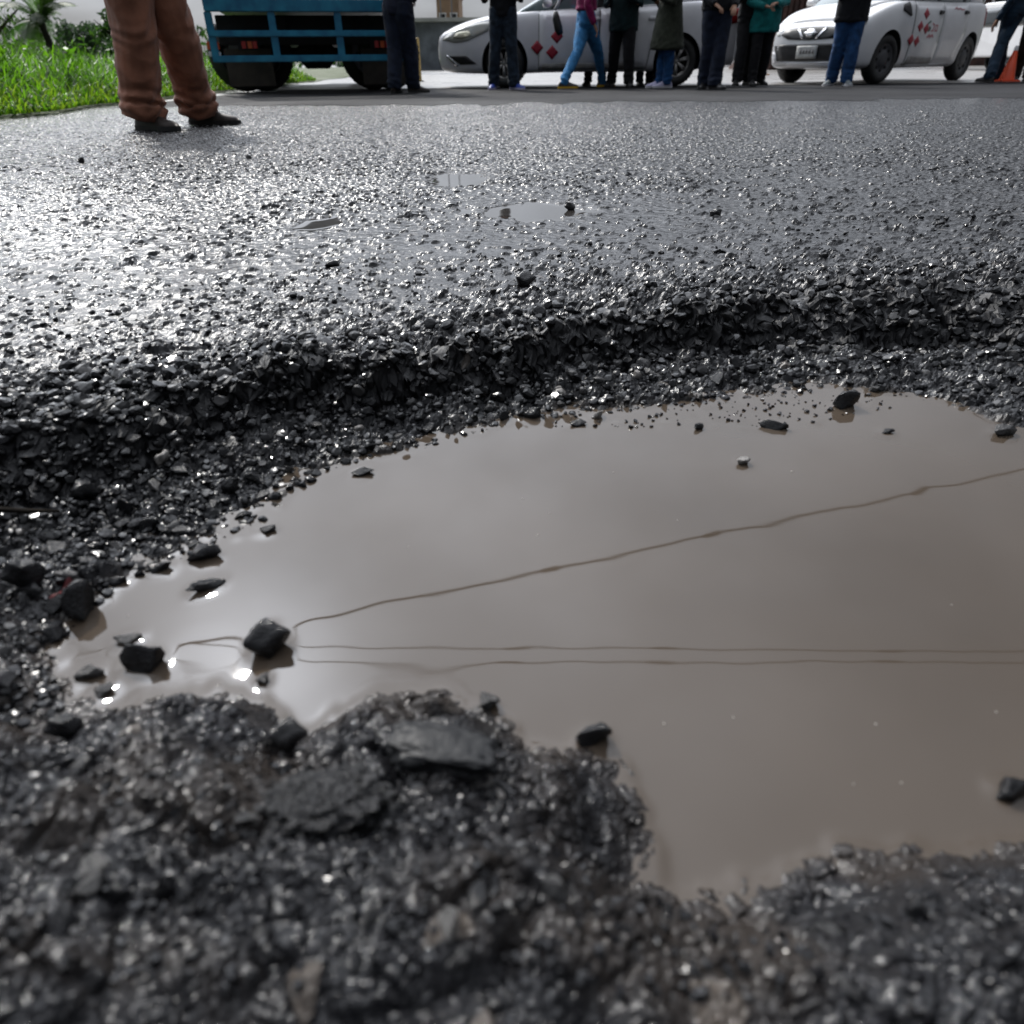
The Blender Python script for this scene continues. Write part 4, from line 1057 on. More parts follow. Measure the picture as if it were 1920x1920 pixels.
M_PLATEMARK = mat('plate_mark', (0.16, 0.15, 0.15), 0.5)
def wheel(parent, loc, r, w, left, style, steer=0.0):
    mb = MB(); s = 1 if left else -1
    mb.lathe([(r * 0.64, -w / 2), (r * 0.9, -w / 2), (r * 0.985, -w * 0.36), (r, -w * 0.15), (r, w * 0.15), (r * 0.985, w * 0.36), (r * 0.9, w / 2), (r * 0.64, w / 2), (r * 0.6, w * 0.3), (r * 0.6, -w * 0.3)], (0, 0, 0), 36, 'Y', closed=True)
    for k in range(36):
        a = 2 * math.pi * k / 36
        mb.box((r * math.cos(a) * 1.0, 0, r * math.sin(a) * 1.0), (0.008, w * 0.6, 0.016), (0, -a, 0))
    t = mb.build('wheel', M_TYRE, parent, True, loc); t.rotation_euler = (0, 0, R(steer))
    mb = MB(); f = s * w * 0.42
    if style == 'alloy':
        mb.lathe([(r * 0.64, f), (r * 0.6, f * 1.05), (r * 0.55, f * 0.7), (r * 0.56, -f * 0.2), (r * 0.62, -f * 0.2)], (0, 0, 0), 32, 'Y')
        for k in range(7):
            a = 2 * math.pi * k / 7 + 0.2
            for da in (-0.09, 0.09):
                mb.tube([Vector((r * 0.1 * math.cos(a), f * 0.9, r * 0.1 * math.sin(a))), Vector((r * 0.58 * math.cos(a + da), f * 0.95, r * 0.58 * math.sin(a + da)))], [0.018, 0.012], 6)
        mb.lathe([(0.0001, f), (r * 0.14, f * 0.98), (r * 0.16, f * 0.7)], (0, 0, 0), 20, 'Y')
        mb.lathe([(r * 0.55, f * 0.1), (0.0001, f * 0.1)], (0, 0, 0), 24, 'Y', mi=1)
    else:
        mb.lathe([(r * 0.64, f), (r * 0.60, f * 1.06), (r * 0.52, f * 0.8), (r * 0.40, f * 0.72), (r * 0.30, f * 1.0), (r * 0.2, f * 1.08), (0.0001, f * 1.08)], (0, 0, 0), 32, 'Y')
        for k in range(8):
            a = 2 * math.pi * k / 8; mb.lathe([(0.02, f * 0.8), (0.018, f * 0.93), (0.0001, f * 0.93)], (r * 0.46 * math.cos(a), 0, r * 0.46 * math.sin(a)), 8, 'Y', mi=1)
    put(mb, 'rim', [M_ALLOY if style == 'alloy' else M_RIMG, M_DARKM], t)
    return t
def cut_arches(mb, paint, wheels, r, depth=0.34):
    me = mb.mesh('body', [paint, M_DARKM], True)
    bm = bmesh.new(); bm.from_mesh(me); bmesh.ops.recalc_face_normals(bm, faces=bm.faces[:]); bm.to_mesh(me); bm.free()
    cu = MB()
    for (x, y, z) in wheels:
        s = 1 if y > 0 else -1
        a = [(r, -depth / 2), (r, 0.4)]
        n = 40
        vs = []
        for yy in (y - s * 0.22, y + s * 0.5):
            vs += [(x + r * math.cos(2 * math.pi * j / n), yy, z + r * math.sin(2 * math.pi * j / n)) for j in range(n)]
        fs = [(j, (j + 1) % n, n + (j + 1) % n, n + j) for j in range(n)] + [tuple(range(n - 1, -1, -1)), tuple(range(n, 2 * n))]
        cu.add(vs, fs, 1)
    cme = cu.mesh('cutter', [paint, M_DARKM])
    bm = bmesh.new(); bm.from_mesh(cme); bmesh.ops.recalc_face_normals(bm, faces=bm.faces[:]); bm.to_mesh(cme); bm.free()
    co = bpy.data.objects.new('cutter', cme); COL.objects.link(co)
    out = evaluated(me, [('BOOLEAN', dict(operation='DIFFERENCE', object=co, solver='EXACT'))])
    bpy.data.objects.remove(co)
    out.name = 'body'
    for p_ in out.polygons: p_.use_smooth = p_.material_index == 0
    try: out.set_sharp_from_angle(angle=R(35))
    except Exception: pass
    return out, bvh_of(me)
def diamond(cx, cz, w, h): return [(cx - w / 2, cz), (cx, cz - h / 2), (cx + w / 2, cz), (cx, cz + h / 2)]
def stroke(bvh, pts, wd, side, off=0.012):
    """a flat printed stroke on the body side"""
    mbs = MB()
    for a, b in zip(pts[:-1], pts[1:]):
        a, b = Vector(a), Vector(b); d = (b - a).normalized(); n_ = Vector((-d.y, d.x)) * wd / 2
        q = decal(bvh, [a - n_ - d * wd * .3, b - n_ + d * wd * .3, b + n_ + d * wd * .3, a + n_ - d * wd * .3], side, off, 1, 0.001, 0.5)
        mbs.add(q.v, q.f)
    return mbs
def car(name, label, cat, loc, heading, st, gh, wheels, wr, ww, paint, style, steer):
    root = empty(name, loc, heading); tag(root, label, cat)
    body_me, bvh = cut_arches(loft_body(st), paint, [(x, y, wr) for x, y in wheels], wr + 0.05)
    link_mesh('body', body_me, root)
    g = loft_body(gh, 40); gm = g.mesh('windows', M_GLASSP, True)
    bm = bmesh.new(); bm.from_mesh(gm); bmesh.ops.recalc_face_normals(bm, faces=bm.faces[:]); bm.to_mesh(gm); bm.free()
    link_mesh('windows', gm, root)
    gb = bvh_of(gm)
    for x, y in wheels: wheel(root, (x, y, wr), wr, ww, y > 0, style, steer if x > 0 else 0)
    return root, bvh, gb

# white hatchback taxi
ha = math.atan2(-math.cos(R(54)), -math.sin(R(54)))
hst = [(-1.89, .50, .42, .74, .0), (-1.86, .62, .32, .92, .01), (-1.78, .72, .25, .98, .02), (-1.6, .78, .20, 1.01, .02), (-1.2, .82, .18, 1.01, .02), (-0.5, .83, .18, .995, .02), (0.3, .83, .18, .985, .02), (0.85, .825, .18, .97, .035),
       (1.2, .815, .18, .92, .045), (1.5, .79, .18, .83, .05), (1.7, .73, .19, .74, .05), (1.82, .64, .21, .665, .04), (1.89, .52, .26, .60, .03), (1.905, .40, .33, .55, .01)]
hgh = [(-1.82, .58, .9, 1.02, .02), (-1.72, .66, .9, 1.22, .03), (-1.5, .68, .9, 1.38, .04), (-1.0, .70, .9, 1.46, .05), (-0.4, .71, .9, 1.48, .05), (0.0, .71, .9, 1.44, .05), (0.35, .71, .9, 1.30, .05), (0.7, .72, .9, 1.10, .05), (0.95, .70, .88, .96, .03)]
wl_ = [(1.16, .70), (1.16, -.70), (-1.29, .70), (-1.29, -.70)]
hl = Matrix.Rotation(ha, 3, 'Z')
HSC = Vector((1.04, 1.10, 1.10))
hloc = G(1642, 156.5, ZC) - hl @ Vector((1.16 * HSC.x, .74 * HSC.y, 0))
hatch, hb, hgb = car('parked_car', 'white hatchback taxi with dark red diamonds on its door at the right', 'car', hloc, ha, hst, hgh, wl_, 0.295, 0.18, M_WHITE, 'steel', -8)
hatch.scale = HSC
def mirrored(poly): return [(-a, b) for a, b in poly]
put(decal(hb, [(-.50, .60), (-.36, .545), (0, .53), (.36, .545), (.50, .60), (.44, .66), (.2, .675), (0, .678), (-.2, .675), (-.44, .66)], 'front', .008), 'grille', M_BLK, hatch)
for s_ in (-1, 1): put(decal(hb, [(s_ * .09, .548), (s_ * .13, .548), (s_ * .235, .665), (s_ * .20, .665)], 'front', .016, 2), 'grille_bar', M_CHROME, hatch)
put(decal(hb, [(.075 * math.cos(a), .61 + .05 * math.sin(a)) for a in np.linspace(0, 2 * math.pi, 20)[:-1]], 'front', .022, 2), 'badge', M_CHROME, hatch)
put(decal(hb, [(-.10, .60), (.10, .60), (.10, .622), (-.10, .622)], 'front', .028, 1), 'badge_bar', M_CHROME, hatch)
put(decal(hb, [(-.60, .47), (-.50, .28), (.50, .28), (.60, .47), (.45, .485), (-.45, .485)], 'front', .006), 'lower_grille', M_BLK, hatch)
for s_ in (-1, 1):
    put(decal(hb, [(s_ * .62, .40), (s_ * .57, .28), (s_ * .50, .28), (s_ * .545, .38)], 'front', .012, 2), 'bumper_trim', M_SILVER, hatch)
    put(decal(hb, [(s_ * .50, .66), (s_ * .52, .585), (s_ * .62, .60), (s_ * .70, .70), (s_ * .68, .78), (s_ * .60, .745)], 'front', .006), 'headlight', M_LAMP, hatch)
pl = put(decal(hb, [(-.165, .315), (.165, .315), (.165, .465), (-.165, .465)], 'front', .03, 3), 'number_plate', M_PLATE, hatch)
for cx in (-.11, -.06, -.01, .04, .09): put(decal(hb, [(cx, .37), (cx + .028, .37), (cx + .028, .42), (cx, .42)], 'front', .034, 1, .001), 'plate_mark', M_PLATEMARK, pl)
put(decal(hb, [(-.60, .225), (.60, .225), (.62, .268), (-.62, .268)], 'front', .012, 2), 'bumper_lip', M_SILVER, hatch)
for s_, sd in ((1, 'left'), (-1, 'right')):
    put(decal(hb, [(.64, .22), (.64, .97), (-.18, .98), (-.18, .22)], sd, .005), 'door_gap', M_BLK, hatch)
    d1 = put(decal(hb, [(.63, .23), (.63, .96), (-.17, .97), (-.17, .23)], sd, .010), 'door', M_WHITE, hatch)
    put(decal(hb, [(-.18, .22), (-.18, .98), (-.98, 1.0), (-.98, .62), (-.86, .40), (-.80, .22)], sd, .0045), 'door_gap', M_BLK, hatch)
    d2 = put(decal(hb, [(-.19, .23), (-.19, .97), (-.965, .99), (-.965, .62), (-.85, .41), (-.79, .23)], sd, .0095), 'door', M_WHITE, hatch)
    put(decal(hb, [(.60, .235), (.60, .33), (-.15, .31), (-.15, .235)], sd, .0125, 2), 'dirt_film', M_DIRTYW, d1)
    put(decal(hb, [(-.05, .84), (-.17 + .06, .84), (-.17 + .06 - .1, .865), (-.05, .87)], sd, .03, 2, .02) if False else decal(hb, [(-.03, .83), (-.15, .835), (-.15, .87), (-.03, .875)], sd, .03, 2, .02), 'door_handle', M_BLK, d1)
    put(decal(hb, [(-.82, .845), (-.94, .85), (-.94, .885), (-.82, .89)], sd, .03, 2, .02), 'door_handle', M_BLK, d2)
    for (dx, dz) in ((.82, .83), (.70, .68), (.88, .655), (.52, .52), (.69, .505)):
        put(decal(hb, diamond(1.16 - dx, dz, .17, .135), sd, .0125, 2, .002), 'diamond_print', M_DIAM, d1)
    lg = stroke(hb, [(.06 + .13, .745), (.06 + .19, .72), (.06 + .2, .66), (.06 + .13, .63), (.06 + .10, .66), (.06 + .14, .68)], .022, sd)
    put(lg, 'emblem', M_GREENP, d1, False)
    lg = stroke(hb, [(.06 + .05, .72), (.06 + .0, .70), (.06 + .01, .64), (.06 + .06, .63)], .02, sd); l2 = stroke(hb, [(.02, .63), (.01, .70), (-.04, .70), (-.04, .63), (.01, .64)], .018, sd); lg.add(l2.v, l2.f)
    put(lg, 'emblem', M_REDP, d1, False)
    lg = stroke(hb, [(.20, .555), (.15, .585), (.12, .555), (.07, .585), (.03, .56)], .025, sd); put(lg, 'lettering', M_REDP, d1, False)
    lg = stroke(hb, [(-.5, .905), (-.56, .925), (-.6, .90), (-.66, .92), (-.72, .90), (-.8, .905)], .014, sd); put(lg, 'lettering', M_REDP, d2, False)
    # window frames: roof, pillars
    for poly in ([(.30, 1.0), (.36, 1.0), (.02, 1.40), (-.04, 1.40)], [(-.22, 1.0), (-.14, 1.0), (-.17, 1.44), (-.25, 1.44)], [(-1.02, 1.0), (-.94, 1.0), (-.98, 1.44), (-1.04, 1.44)]):
        put(decal(hgb, poly, sd, .008, 2), 'window_pillar', M_BLK, hatch)
    put(decal(hgb, [(-1.2, .99), (-1.75, .99), (-1.6, 1.30), (-1.1, 1.43)], sd, .009, 2), 'rear_pillar', M_WHITE, hatch)
    mb = MB(); mb.tube([(0.55, s_ * .80, 1.02), (0.57, s_ * .88, 1.05), (0.56, s_ * .99, 1.06)], [(.02, .02), (.06, .05), (.05, .07)], 12)
    put(mb, 'wing_mirror', M_WHITE, hatch)
    put(decal(hb, [(-1.70, .72), (-1.80, .72), (-1.80, .95), (-1.70, .95)], sd, .01, 2), 'tail_light', mat('red_lens', (.3, .01, .01), .15), hatch)
    put(decal(hb, [(.52, .20), (-1.0 + .25, .20), (-1.0 + .25, .235), (.52, .235)], sd, .012, 2), 'sill', M_SILVER, hatch)
    put(decal(hb, [(.98, .86), (.95, .93), (.80, .955), (.74, .80), (.78, .80)], sd, .012, 2), 'vent_panel', M_BLK, hatch)
put(decal(hgb, [(.02, -.50), (.02, .50), (-1.55, .50), (-1.55, -.50)], 'top', .012, 5), 'roof', M_WHITE, hatch)
put(decal(hb, [(1.75, -.45), (1.75, .45), (.95, .62), (.95, -.62)], 'top', .006, 4), 'bonnet', M_WHITE, hatch)

# silver sedan taxi
P1, P2 = G(945, 164, ZS), G(1283, 160, ZC)
sd_dir = Vector((P1.x - P2.x, P1.y - P2.y, 0)).normalized()
sa = math.atan2(sd_dir.y, sd_dir.x)
sst = [(-2.24, .55, .40, .80, .0), (-2.2, .68, .30, .92, .01), (-2.05, .78, .24, .99, .02), (-1.6, .84, .20, 1.01, .03), (-0.8, .855, .18, .98, .02), (0.0, .855, .18, .95, .02), (0.7, .855, .18, .93, .03), (1.2, .845, .17, .90, .05), (1.6, .82, .17, .84, .06),
       (1.9, .75, .18, .76, .06), (2.08, .64, .20, .69, .05), (2.18, .50, .25, .63, .03), (2.21, .40, .32, .58, .01)]
NX = lambda x: 1.38 + (x - 1.38) * 1.30 if x > 1.38 else x
SX = lambda P: [(NX(x), z) for x, z in P]
sst = [(NX(a), b, c, d, e) for a, b, c, d, e in sst]
sgh = [(-1.75, .60, .9, 1.0, .02), (-1.4, .66, .9, 1.2, .03), (-1.0, .69, .9, 1.37, .04), (-0.4, .70, .9, 1.45, .05), (0.1, .70, .88, 1.42, .05), (0.5, .71, .86, 1.25, .05), (0.9, .72, .84, 1.05, .05), (1.2, .70, .82, .92, .03)]
swl = [(1.38, .72), (1.38, -.72), (-1.26, .72), (-1.26, -.72)]
sl = Matrix.Rotation(sa, 3, 'Z')
sloc = G(947, 164, ZC) - sl @ Vector((1.38, .80, 0))
sedan, sb, sgb = car('parked_car', 'silver white sedan taxi standing behind the row of people left of centre', 'car', sloc, sa, sst, sgh, swl, 0.305, 0.19, M_SILVER, 'alloy', -12)
sedan.scale = (1.0, 1.0, 1.06)
put(decal(sb, [(-.42, .58), (-.34, .47), (.34, .47), (.42, .58), (.38, .66), (-.38, .66)], 'front', .008), 'grille', M_BLK, sedan)
for s_ in (-1, 1): put(decal(sb, [(s_ * .10, .48), (s_ * .16, .48), (s_ * .36, .66), (s_ * .29, .66)], 'front', .018, 2), 'grille_bar', M_CHROME, sedan)
put(decal(sb, [(.07 * math.cos(a), .58 + .06 * math.sin(a)) for a in np.linspace(0, 2 * math.pi, 20)[:-1]], 'front', .024, 2), 'badge', M_CHROME, sedan)
put(decal(sb, [(-.45, .25), (.45, .25), (.40, .38), (-.40, .38)], 'front', .008), 'lower_grille', M_BLK, sedan)
put(decal(sb, [(-.16, .39), (.16, .39), (.16, .46), (-.16, .46)], 'front', .02, 2), 'number_plate', M_PLATE, sedan)
for s_, sd in ((1, 'left'), (-1, 'right')):
    hlt = put(decal(sb, SX([(2.13, .60), (1.98, .56), (1.82, .58), (1.56, .70), (1.46, .80), (1.62, .80), (1.85, .755), (2.02, .70)]), sd, .009, 3), 'headlight', M_LAMP, sedan)
    put(decal(sb, SX([(2.0, .61), (1.88, .60), (1.76, .64), (1.80, .70), (1.95, .68)]), sd, .013, 2), 'lamp_reflector', M_LAMPIN, hlt)
    put(decal(sb, SX([(2.06, .40), (1.84, .40), (1.72, .30), (1.92, .29)]), sd, .009, 2), 'fog_recess', M_BLK, sedan)
    put(decal(sb, SX([(2.10, .41), (2.07, .41), (1.94, .28), (1.98, .27)]), sd, .014, 2), 'bumper_trim', M_CHROME, sedan)
    put(decal(sb, [(.86, .22), (.86, .92), (-.06, .94), (-.06, .22)], sd, .005), 'door_gap', M_BLK, sedan)
    d1 = put(decal(sb, [(.85, .23), (.85, .91), (-.05, .93), (-.05, .23)], sd, .010), 'door', M_SILVER, sedan)
    put(decal(sb, [(-.06, .22), (-.06, .94), (-.98, .97), (-.98, .70), (-.84, .45), (-.80, .22)], sd, .0045), 'door_gap', M_BLK, sedan)
    d2 = put(decal(sb, [(-.07, .23), (-.07, .93), (-.97, .96), (-.97, .70), (-.83, .46), (-.79, .23)], sd, .0095), 'door', M_SILVER, sedan)
    for dd, x_ in ((d1, .08), (d2, -.78)): put(decal(sb, [(x_, .80), (x_ - .14, .80), (x_ - .14, .835), (x_, .835)], sd, .03, 2, .02), 'door_handle', M_SILVER, dd)
    put(decal(sb, [(.80, .235), (.80, .30), (-.6, .29), (-.6, .235)], sd, .0125, 2), 'dirt_film', M_DIRTYW, d1)
    for (dx, dz) in ((.50, .49), (.80, .62), (.73, .43)):
        put(decal(sb, diamond(1.38 - dx, dz, .19, .175), sd, .0135, 2, .002), 'diamond_print', M_DIAM, sedan if dx < .52 else d1)
    for poly in ([(.60, .95), (.68, .95), (.22, 1.38), (.14, 1.38)], [(-.1, .95), (-.02, .95), (-.06, 1.42), (-.14, 1.42)], [(-.95, .95), (-.88, .95), (-.85, 1.36), (-.92, 1.36)]):
        put(decal(sgb, poly, sd, .008, 2), 'window_pillar', M_BLK, sedan)
    put(decal(sgb, [(-1.05, .98), (-1.7, .98), (-1.4, 1.17), (-.95, 1.36)], sd, .009, 2), 'rear_pillar', M_SILVER, sedan)
    mb = MB(); mb.tube([(0.72, s_ * .82, .97), (0.74, s_ * .90, 1.0), (0.73, s_ * 1.02, 1.0)], [(.02, .02), (.065, .05), (.05, .07)], 12)
    put(mb, 'wing_mirror', M_SILVER, sedan)
    put(decal(sb, [(-2.0, .74), (-2.14, .76), (-2.12, .92), (-1.9, .93)], sd, .01, 2), 'tail_light', mat('red_lens', (.3, .01, .01), .15), sedan)
put(decal(sgb, [(.05, -.50), (.05, .50), (-1.0, .50), (-1.0, -.50)], 'top', .012, 5), 'roof', M_SILVER, sedan)

# blue stake truck seen from behind
M_TBLUE = mat('blue_truck_paint', (0.007, 0.17, 0.34), 0.42, var=0.3, vscale=6, col2=(0.02, 0.25, 0.40))
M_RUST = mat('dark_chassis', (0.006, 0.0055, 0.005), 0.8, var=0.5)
M_FLAP = mat('muddy_rubber_flap', (0.045, 0.036, 0.028), 0.6, var=0.4, vscale=6)
M_REDL = mat('red_lens', (0.45, 0.02, 0.02), 0.2)
M_TGREY = mat('grey_cargo_panel', (0.45, 0.46, 0.46), 0.5, var=0.15)
M_ORANGE = mat('orange_marker', (0.65, 0.11, 0.03), 0.4)
M_WHITEP = mat('white_marker', (0.7, 0.7, 0.7), 0.4)
tl, tr_ = G(400, 176, ZS), G(768, 172, ZS)
tpsi = R(13)
tc_ = G(604, 175, ZS)
truck = empty('parked_truck', tc_, tpsi); tag(truck, 'blue stake truck parked with its lattice tail towards us at the left', 'truck')
truck.scale = (1.1, 1.1, 1.13)
TW = 2.42
def bar(name, a, b, th, m, parent=truck, dpt=0.05):
    mb = MB(); mb.box(((a[0] + b[0]) / 2, (a[1] + b[1]) / 2, (a[2] + b[2]) / 2), (max(abs(a[0] - b[0]), th), max(abs(a[1] - b[1]), dpt), max(abs(a[2] - b[2]), th)), bev=0.008); return mb.build(name, m, parent)
hw = TW / 2
bar('bed_sill', (-hw, 0.02, 0.87), (hw, 0.02, 0.87), 0.115, M_TBLUE, dpt=0.10)
bar('guard_rail', (-hw, 0, 0.605), (hw, 0, 0.605), 0.062, M_TBLUE)
bar('guard_rail', (-hw, 0, 0.36), (hw, 0, 0.36), 0.068, M_TBLUE)
for x in (-hw + 0.03, -0.47, 0.30, hw - 0.03): bar('guard_post', (x, 0.012, 0.326), (x, 0.012, 0.812), 0.085, M_TBLUE, dpt=0.045)
bar('cargo_bed', (-hw + .01, 0.10, 0.93), (hw - .01, 4.6, 0.93), 0.09, M_TGREY)
for s_ in (-1, 1):
    for k in range(6):
        bar('stake', (s_ * (hw - .04), 0.1 + k * 0.88, 0.98), (s_ * (hw - .04), 0.1 + k * 0.88, 1.95), 0.06, M_TBLUE)
    for z in (1.12, 1.35, 1.58, 1.81): bar('side_slat', (s_ * (hw - .085), 0.1, z), (s_ * (hw - .085), 4.55, z), 0.025, M_TBLUE).scale.z = 1
for z in (1.02, 1.25, 1.48, 1.71, 1.9): 
    b_ = bar('tailgate_slat', (-hw + .08, 0.06, z), (hw - .08, 0.06, z), 0.12, M_TGREY, dpt=0.03)
for s_ in (-1, 1): bar('chassis_rail', (s_ * 0.40, 0.3, 0.70), (s_ * 0.40, 6.4, 0.70), 0.16, M_RUST)
mb = MB(); mb.tube([(-0.95, 1.3, .42), (-0.25, 1.3, .42), (-0.15, 1.3, .42), (0.15, 1.3, .42), (0.25, 1.3, .42), (0.95, 1.3, .42)], [.06, .07, .17, .17, .07, .06], 14); put(mb, 'rear_axle', M_RUST, truck)
bar('fuel_tank', (-0.62, 2.6, 0.45), (-0.62, 3.6, 0.45), 0.42, M_RUST)
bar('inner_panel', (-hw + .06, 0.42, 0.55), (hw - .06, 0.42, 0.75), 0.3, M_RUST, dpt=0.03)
for s_ in (-1, 1):
    for x in (0.74, 0.99): wheel(truck, (s_ * x, 1.3, 0.42), 0.42, 0.22, s_ < 0, 'steel')
    wheel(truck, (s_ * 0.92, 5.2, 0.42), 0.42, 0.22, s_ < 0, 'steel')
    mb = MB(); mb.box((s_ * 0.86, 0.72, 0.27), (0.58, 0.014, 0.40), bev=0.004); put(mb, 'mud_flap', M_FLAP, truck, False)
    lamp = bar('tail_light', (s_ * 0.80 - .12, 0.20, 0.50), (s_ * 0.80 + .12, 0.20, 0.50), 0.10, M_RUST, dpt=0.06)
    for dx, m_ in ((-.05, M_REDL), (.02, M_ORANGE), (.08, M_REDL)):
        mb = MB(); mb.box((s_ * 0.80 + dx, 0.165, 0.50), (.05, .012, .07)); mb.build('lens', m_, lamp)
bar('orange_marker', (-hw - .05, 0.03, 0.49), (-hw + .09, 0.03, 0.49), 0.08, M_ORANGE, dpt=0.02)
bar('white_marker', (-hw - .05, 0.03, 0.41), (-hw + .09, 0.03, 0.41), 0.05, M_WHITEP, dpt=0.02)
mb = MB(); mb.box((0, 5.6, 1.25), (2.0, 1.6, 1.5), bev=0.12, taper=1); put(mb, 'cab', M_TGREY, truck)
mb = MB(); mb.box((0, 5.0 - .21, 1.65), (1.4, 0.02, 0.4)); put(mb, 'rear_window', M_GLASS, truck, False)

# far white van at the right
def far_van(px, py, Y, yaw):
    root = empty('parked_van', (gx(px, Y), Y, 0.012), yaw); tag(root, 'small white van far behind the hatchback at the right edge', 'van')
    mb = MB(); 
    prof = [(-1.9, .35), (-1.95, .8), (-1.9, 1.0), (-1.75, 1.7), (-1.5, 1.8), (.5, 1.8), (.75, 1.72), (1.3, 1.08), (1.85, .95), (1.95, .7), (1.92, .35)]
    for s_ in (0,):
        vs = [(x, y * (0.78 if z > 1.2 else 0.84), z) for y in (-1, 1) for x, z in prof]; n = len(prof)
        fs = [tuple(range(n)), tuple(range(2 * n - 1, n - 1, -1))] + [(j, n + j, n + (j + 1) % n, (j + 1) % n) for j in range(n)]
        mb.add(vs, fs)
    me = evaluated(mb.mesh('body', M_WHITE), [('BEVEL', dict(width=0.06, segments=3))]); me.name = 'body'
    b = link_mesh('body', me, root); fix_normals(b); vb = bvh_of(me)
    for sd in ('left', 'right'):
        for poly in ([(.6, 1.15), (1.05, 1.15), (.7, 1.6), (.55, 1.62)], [(-.3, 1.15), (.5, 1.15), (.45, 1.64), (-.3, 1.66)], [(-1.6, 1.15), (-.4, 1.15), (-.4, 1.66), (-1.55, 1.64)]): put(decal(vb, poly, sd, .006, 2), 'window', M_GLASS, root)
    put(decal(vb, [(-.62, 1.2), (.62, 1.2), (.56, 1.62), (-.56, 1.62)], 'front', .01, 3), 'windscreen', M_GLASS, root)
    put(decal(vb, [(-.62, 1.1), (.62, 1.1), (.56, 1.62), (-.56, 1.62)], 'rear', .01, 3), 'rear_window', M_GLASS, root)
    put(decal(vb, [(-.46 + .14 * math.cos(a), .78 + .14 * math.sin(a)) for a in np.linspace(0, 2 * math.pi, 18)[:-1]], 'rear', .02, 2), 'orange_disc', M_ORANGE, root)
    for s_ in (-1, 1): put(decal(vb, [(s_ * .72, .6), (s_ * .78, .6), (s_ * .78, 1.0), (s_ * .72, 1.0)], 'rear', .01, 2), 'tail_light', M_REDL, root)
    for x in (-1.2, 1.25):
        for y in (-.7, .7): wheel(root, (x, y, .3), .3, .18, y > 0, 'steel')
    return root
far_van(1868, 120, 27.0, R(100))

# traffic cones
M_CONE = mat('orange_cone', (0.75, 0.085, 0.025), 0.45, var=0.12)
M_CONE2 = mat('faded_orange_cone', (0.55, 0.26, 0.10), 0.5, var=0.12)
for px_, py_, m_, lab in ((1886, 153, M_CONE, 'bright orange traffic cone with a white tip standing behind the hatchback at right'),
                          (1429, 141, M_CONE2, 'small faded orange cone far behind, between the teal jacket and the white hatchback')):
    cone = empty('traffic_cone', G(px_, py_, ZC)); tag(cone, lab, 'cone', 'traffic cones')
    mb = MB(); mb.lathe([(0.115, 0.02), (0.11, 0.03), (0.028, 0.43), (0.022, 0.43), (0.105, 0.02)], (0, 0, 0), 24); put(mb, 'cone_body', m_, cone)
    mb = MB(); mb.lathe([(0.033, 0.42), (0.022, 0.485), (0.0001, 0.487)], (0, 0, 0), 20); put(mb, 'cone_tip', M_WHITEP, cone)
    mb = MB(); mb.box((0, 0, 0.012), (0.30, 0.30, 0.024), bev=0.006); put(mb, 'cone_base', m_, cone, False)
# yellow post
p = G(787, 142, 0.012)
M_POST = mat('yellow_post_paint', (0.45, 0.31, 0.10), 0.5, var=0.3)
Yp = 18.0; x_ = gx(787, Yp)
post = empty('bollard', (x_, Yp, 0.012)); tag(post, 'thin yellow post beside the nose of the silver sedan', 'post')
mb = MB(); mb.lathe([(0.045, 0), (0.045, 0.78), (0.03, 0.80), (0.0001, 0.80)], (0, 0, 0), 14); put(mb, 'shaft', M_POST, post)
mb = MB(); mb.lathe([(0.09, 0), (0.09, 0.02), (0.0001, 0.021)], (0, 0, 0), 14); put(mb, 'base_plate', M_RUST, post)

# ---------------------------------------------------------------- buildings far behind
def building(name, label, px0, px1, Y, h, d, wallm, roofm, nwin, over=0.4, parapet=0.0, slats=0):
    x0, x1 = gx(px0, Y), gx(px1, Y); w = x1 - x0
    b = empty(name, ((x0 + x1) / 2, Y, 0.0)); tag(b, label, 'building')
    mb = MB(); mb.box((0, d / 2, h / 2), (w, d, h)); mb.build('wall', wallm, b)
    mb = MB(); mb.box((0, d / 2 - .1, h + 0.12), (w + 2 * over, d + 2 * over, 0.22), bev=0.03); mb.build('roof', roofm, b)
    for k in range(nwin):
        x = -w / 2 + w * (k + .5) / nwin; ww_ = min(1.5, w / nwin * .55)
        mb = MB()
        for (c, s_) in (((x - ww_ / 2, -.04, h * .55), (.08, .1, h * .42)), ((x + ww_ / 2, -.04, h * .55), (.08, .1, h * .42)), ((x, -.04, h * .55 + h * .21 + .04), (ww_ + .16, .1, .08)), ((x, -.06, h * .55 - h * .21 - .04), (ww_ + .2, .16, .08))): mb.box(c, s_)
        f = mb.build('window', M_WHITEP, b)
        mb = MB(); mb.box((x, -.015, h * .55), (ww_ - .08, .02, h * .42 - .01)); mb.build('pane', M_GLASS, f)
    for k in range(slats):
        x = -w / 2 + w * (k + .5) / slats
        mb = MB(); mb.box((x, -.05, h * .5), (w / slats * .62, .08, h * .96)); mb.build('board', wallm, b)
    return b
M_GREYW = mat('grey_blue_wall', (0.20, 0.225, 0.25), 0.8, var=0.35, vscale=1.2)
M_PALER = mat('pale_roof', (0.42, 0.43, 0.40), 0.6, var=0.15, vscale=1)
M_TANW = mat('tan_wall', (0.33, 0.22, 0.14), 0.8, var=0.2, vscale=1)
M_BROWNW = mat('dark_red_brown_boards', (0.06, 0.028, 0.022), 0.7, var=0.5, vscale=3)
M_PALEW = mat('pale_wall', (0.50, 0.50, 0.48), 0.8, var=0.15, vscale=1)
building('low_building', 'low grey building with a pale flat roof far behind the silver sedan', 740, 900, 55, 2.6, 8, M_GREYW, M_PALER, 0)
building('tan_building', 'small tan building rising behind the pale roof', 826, 866, 75, 5.3, 6, M_TANW, M_TANW, 2, 0.1)
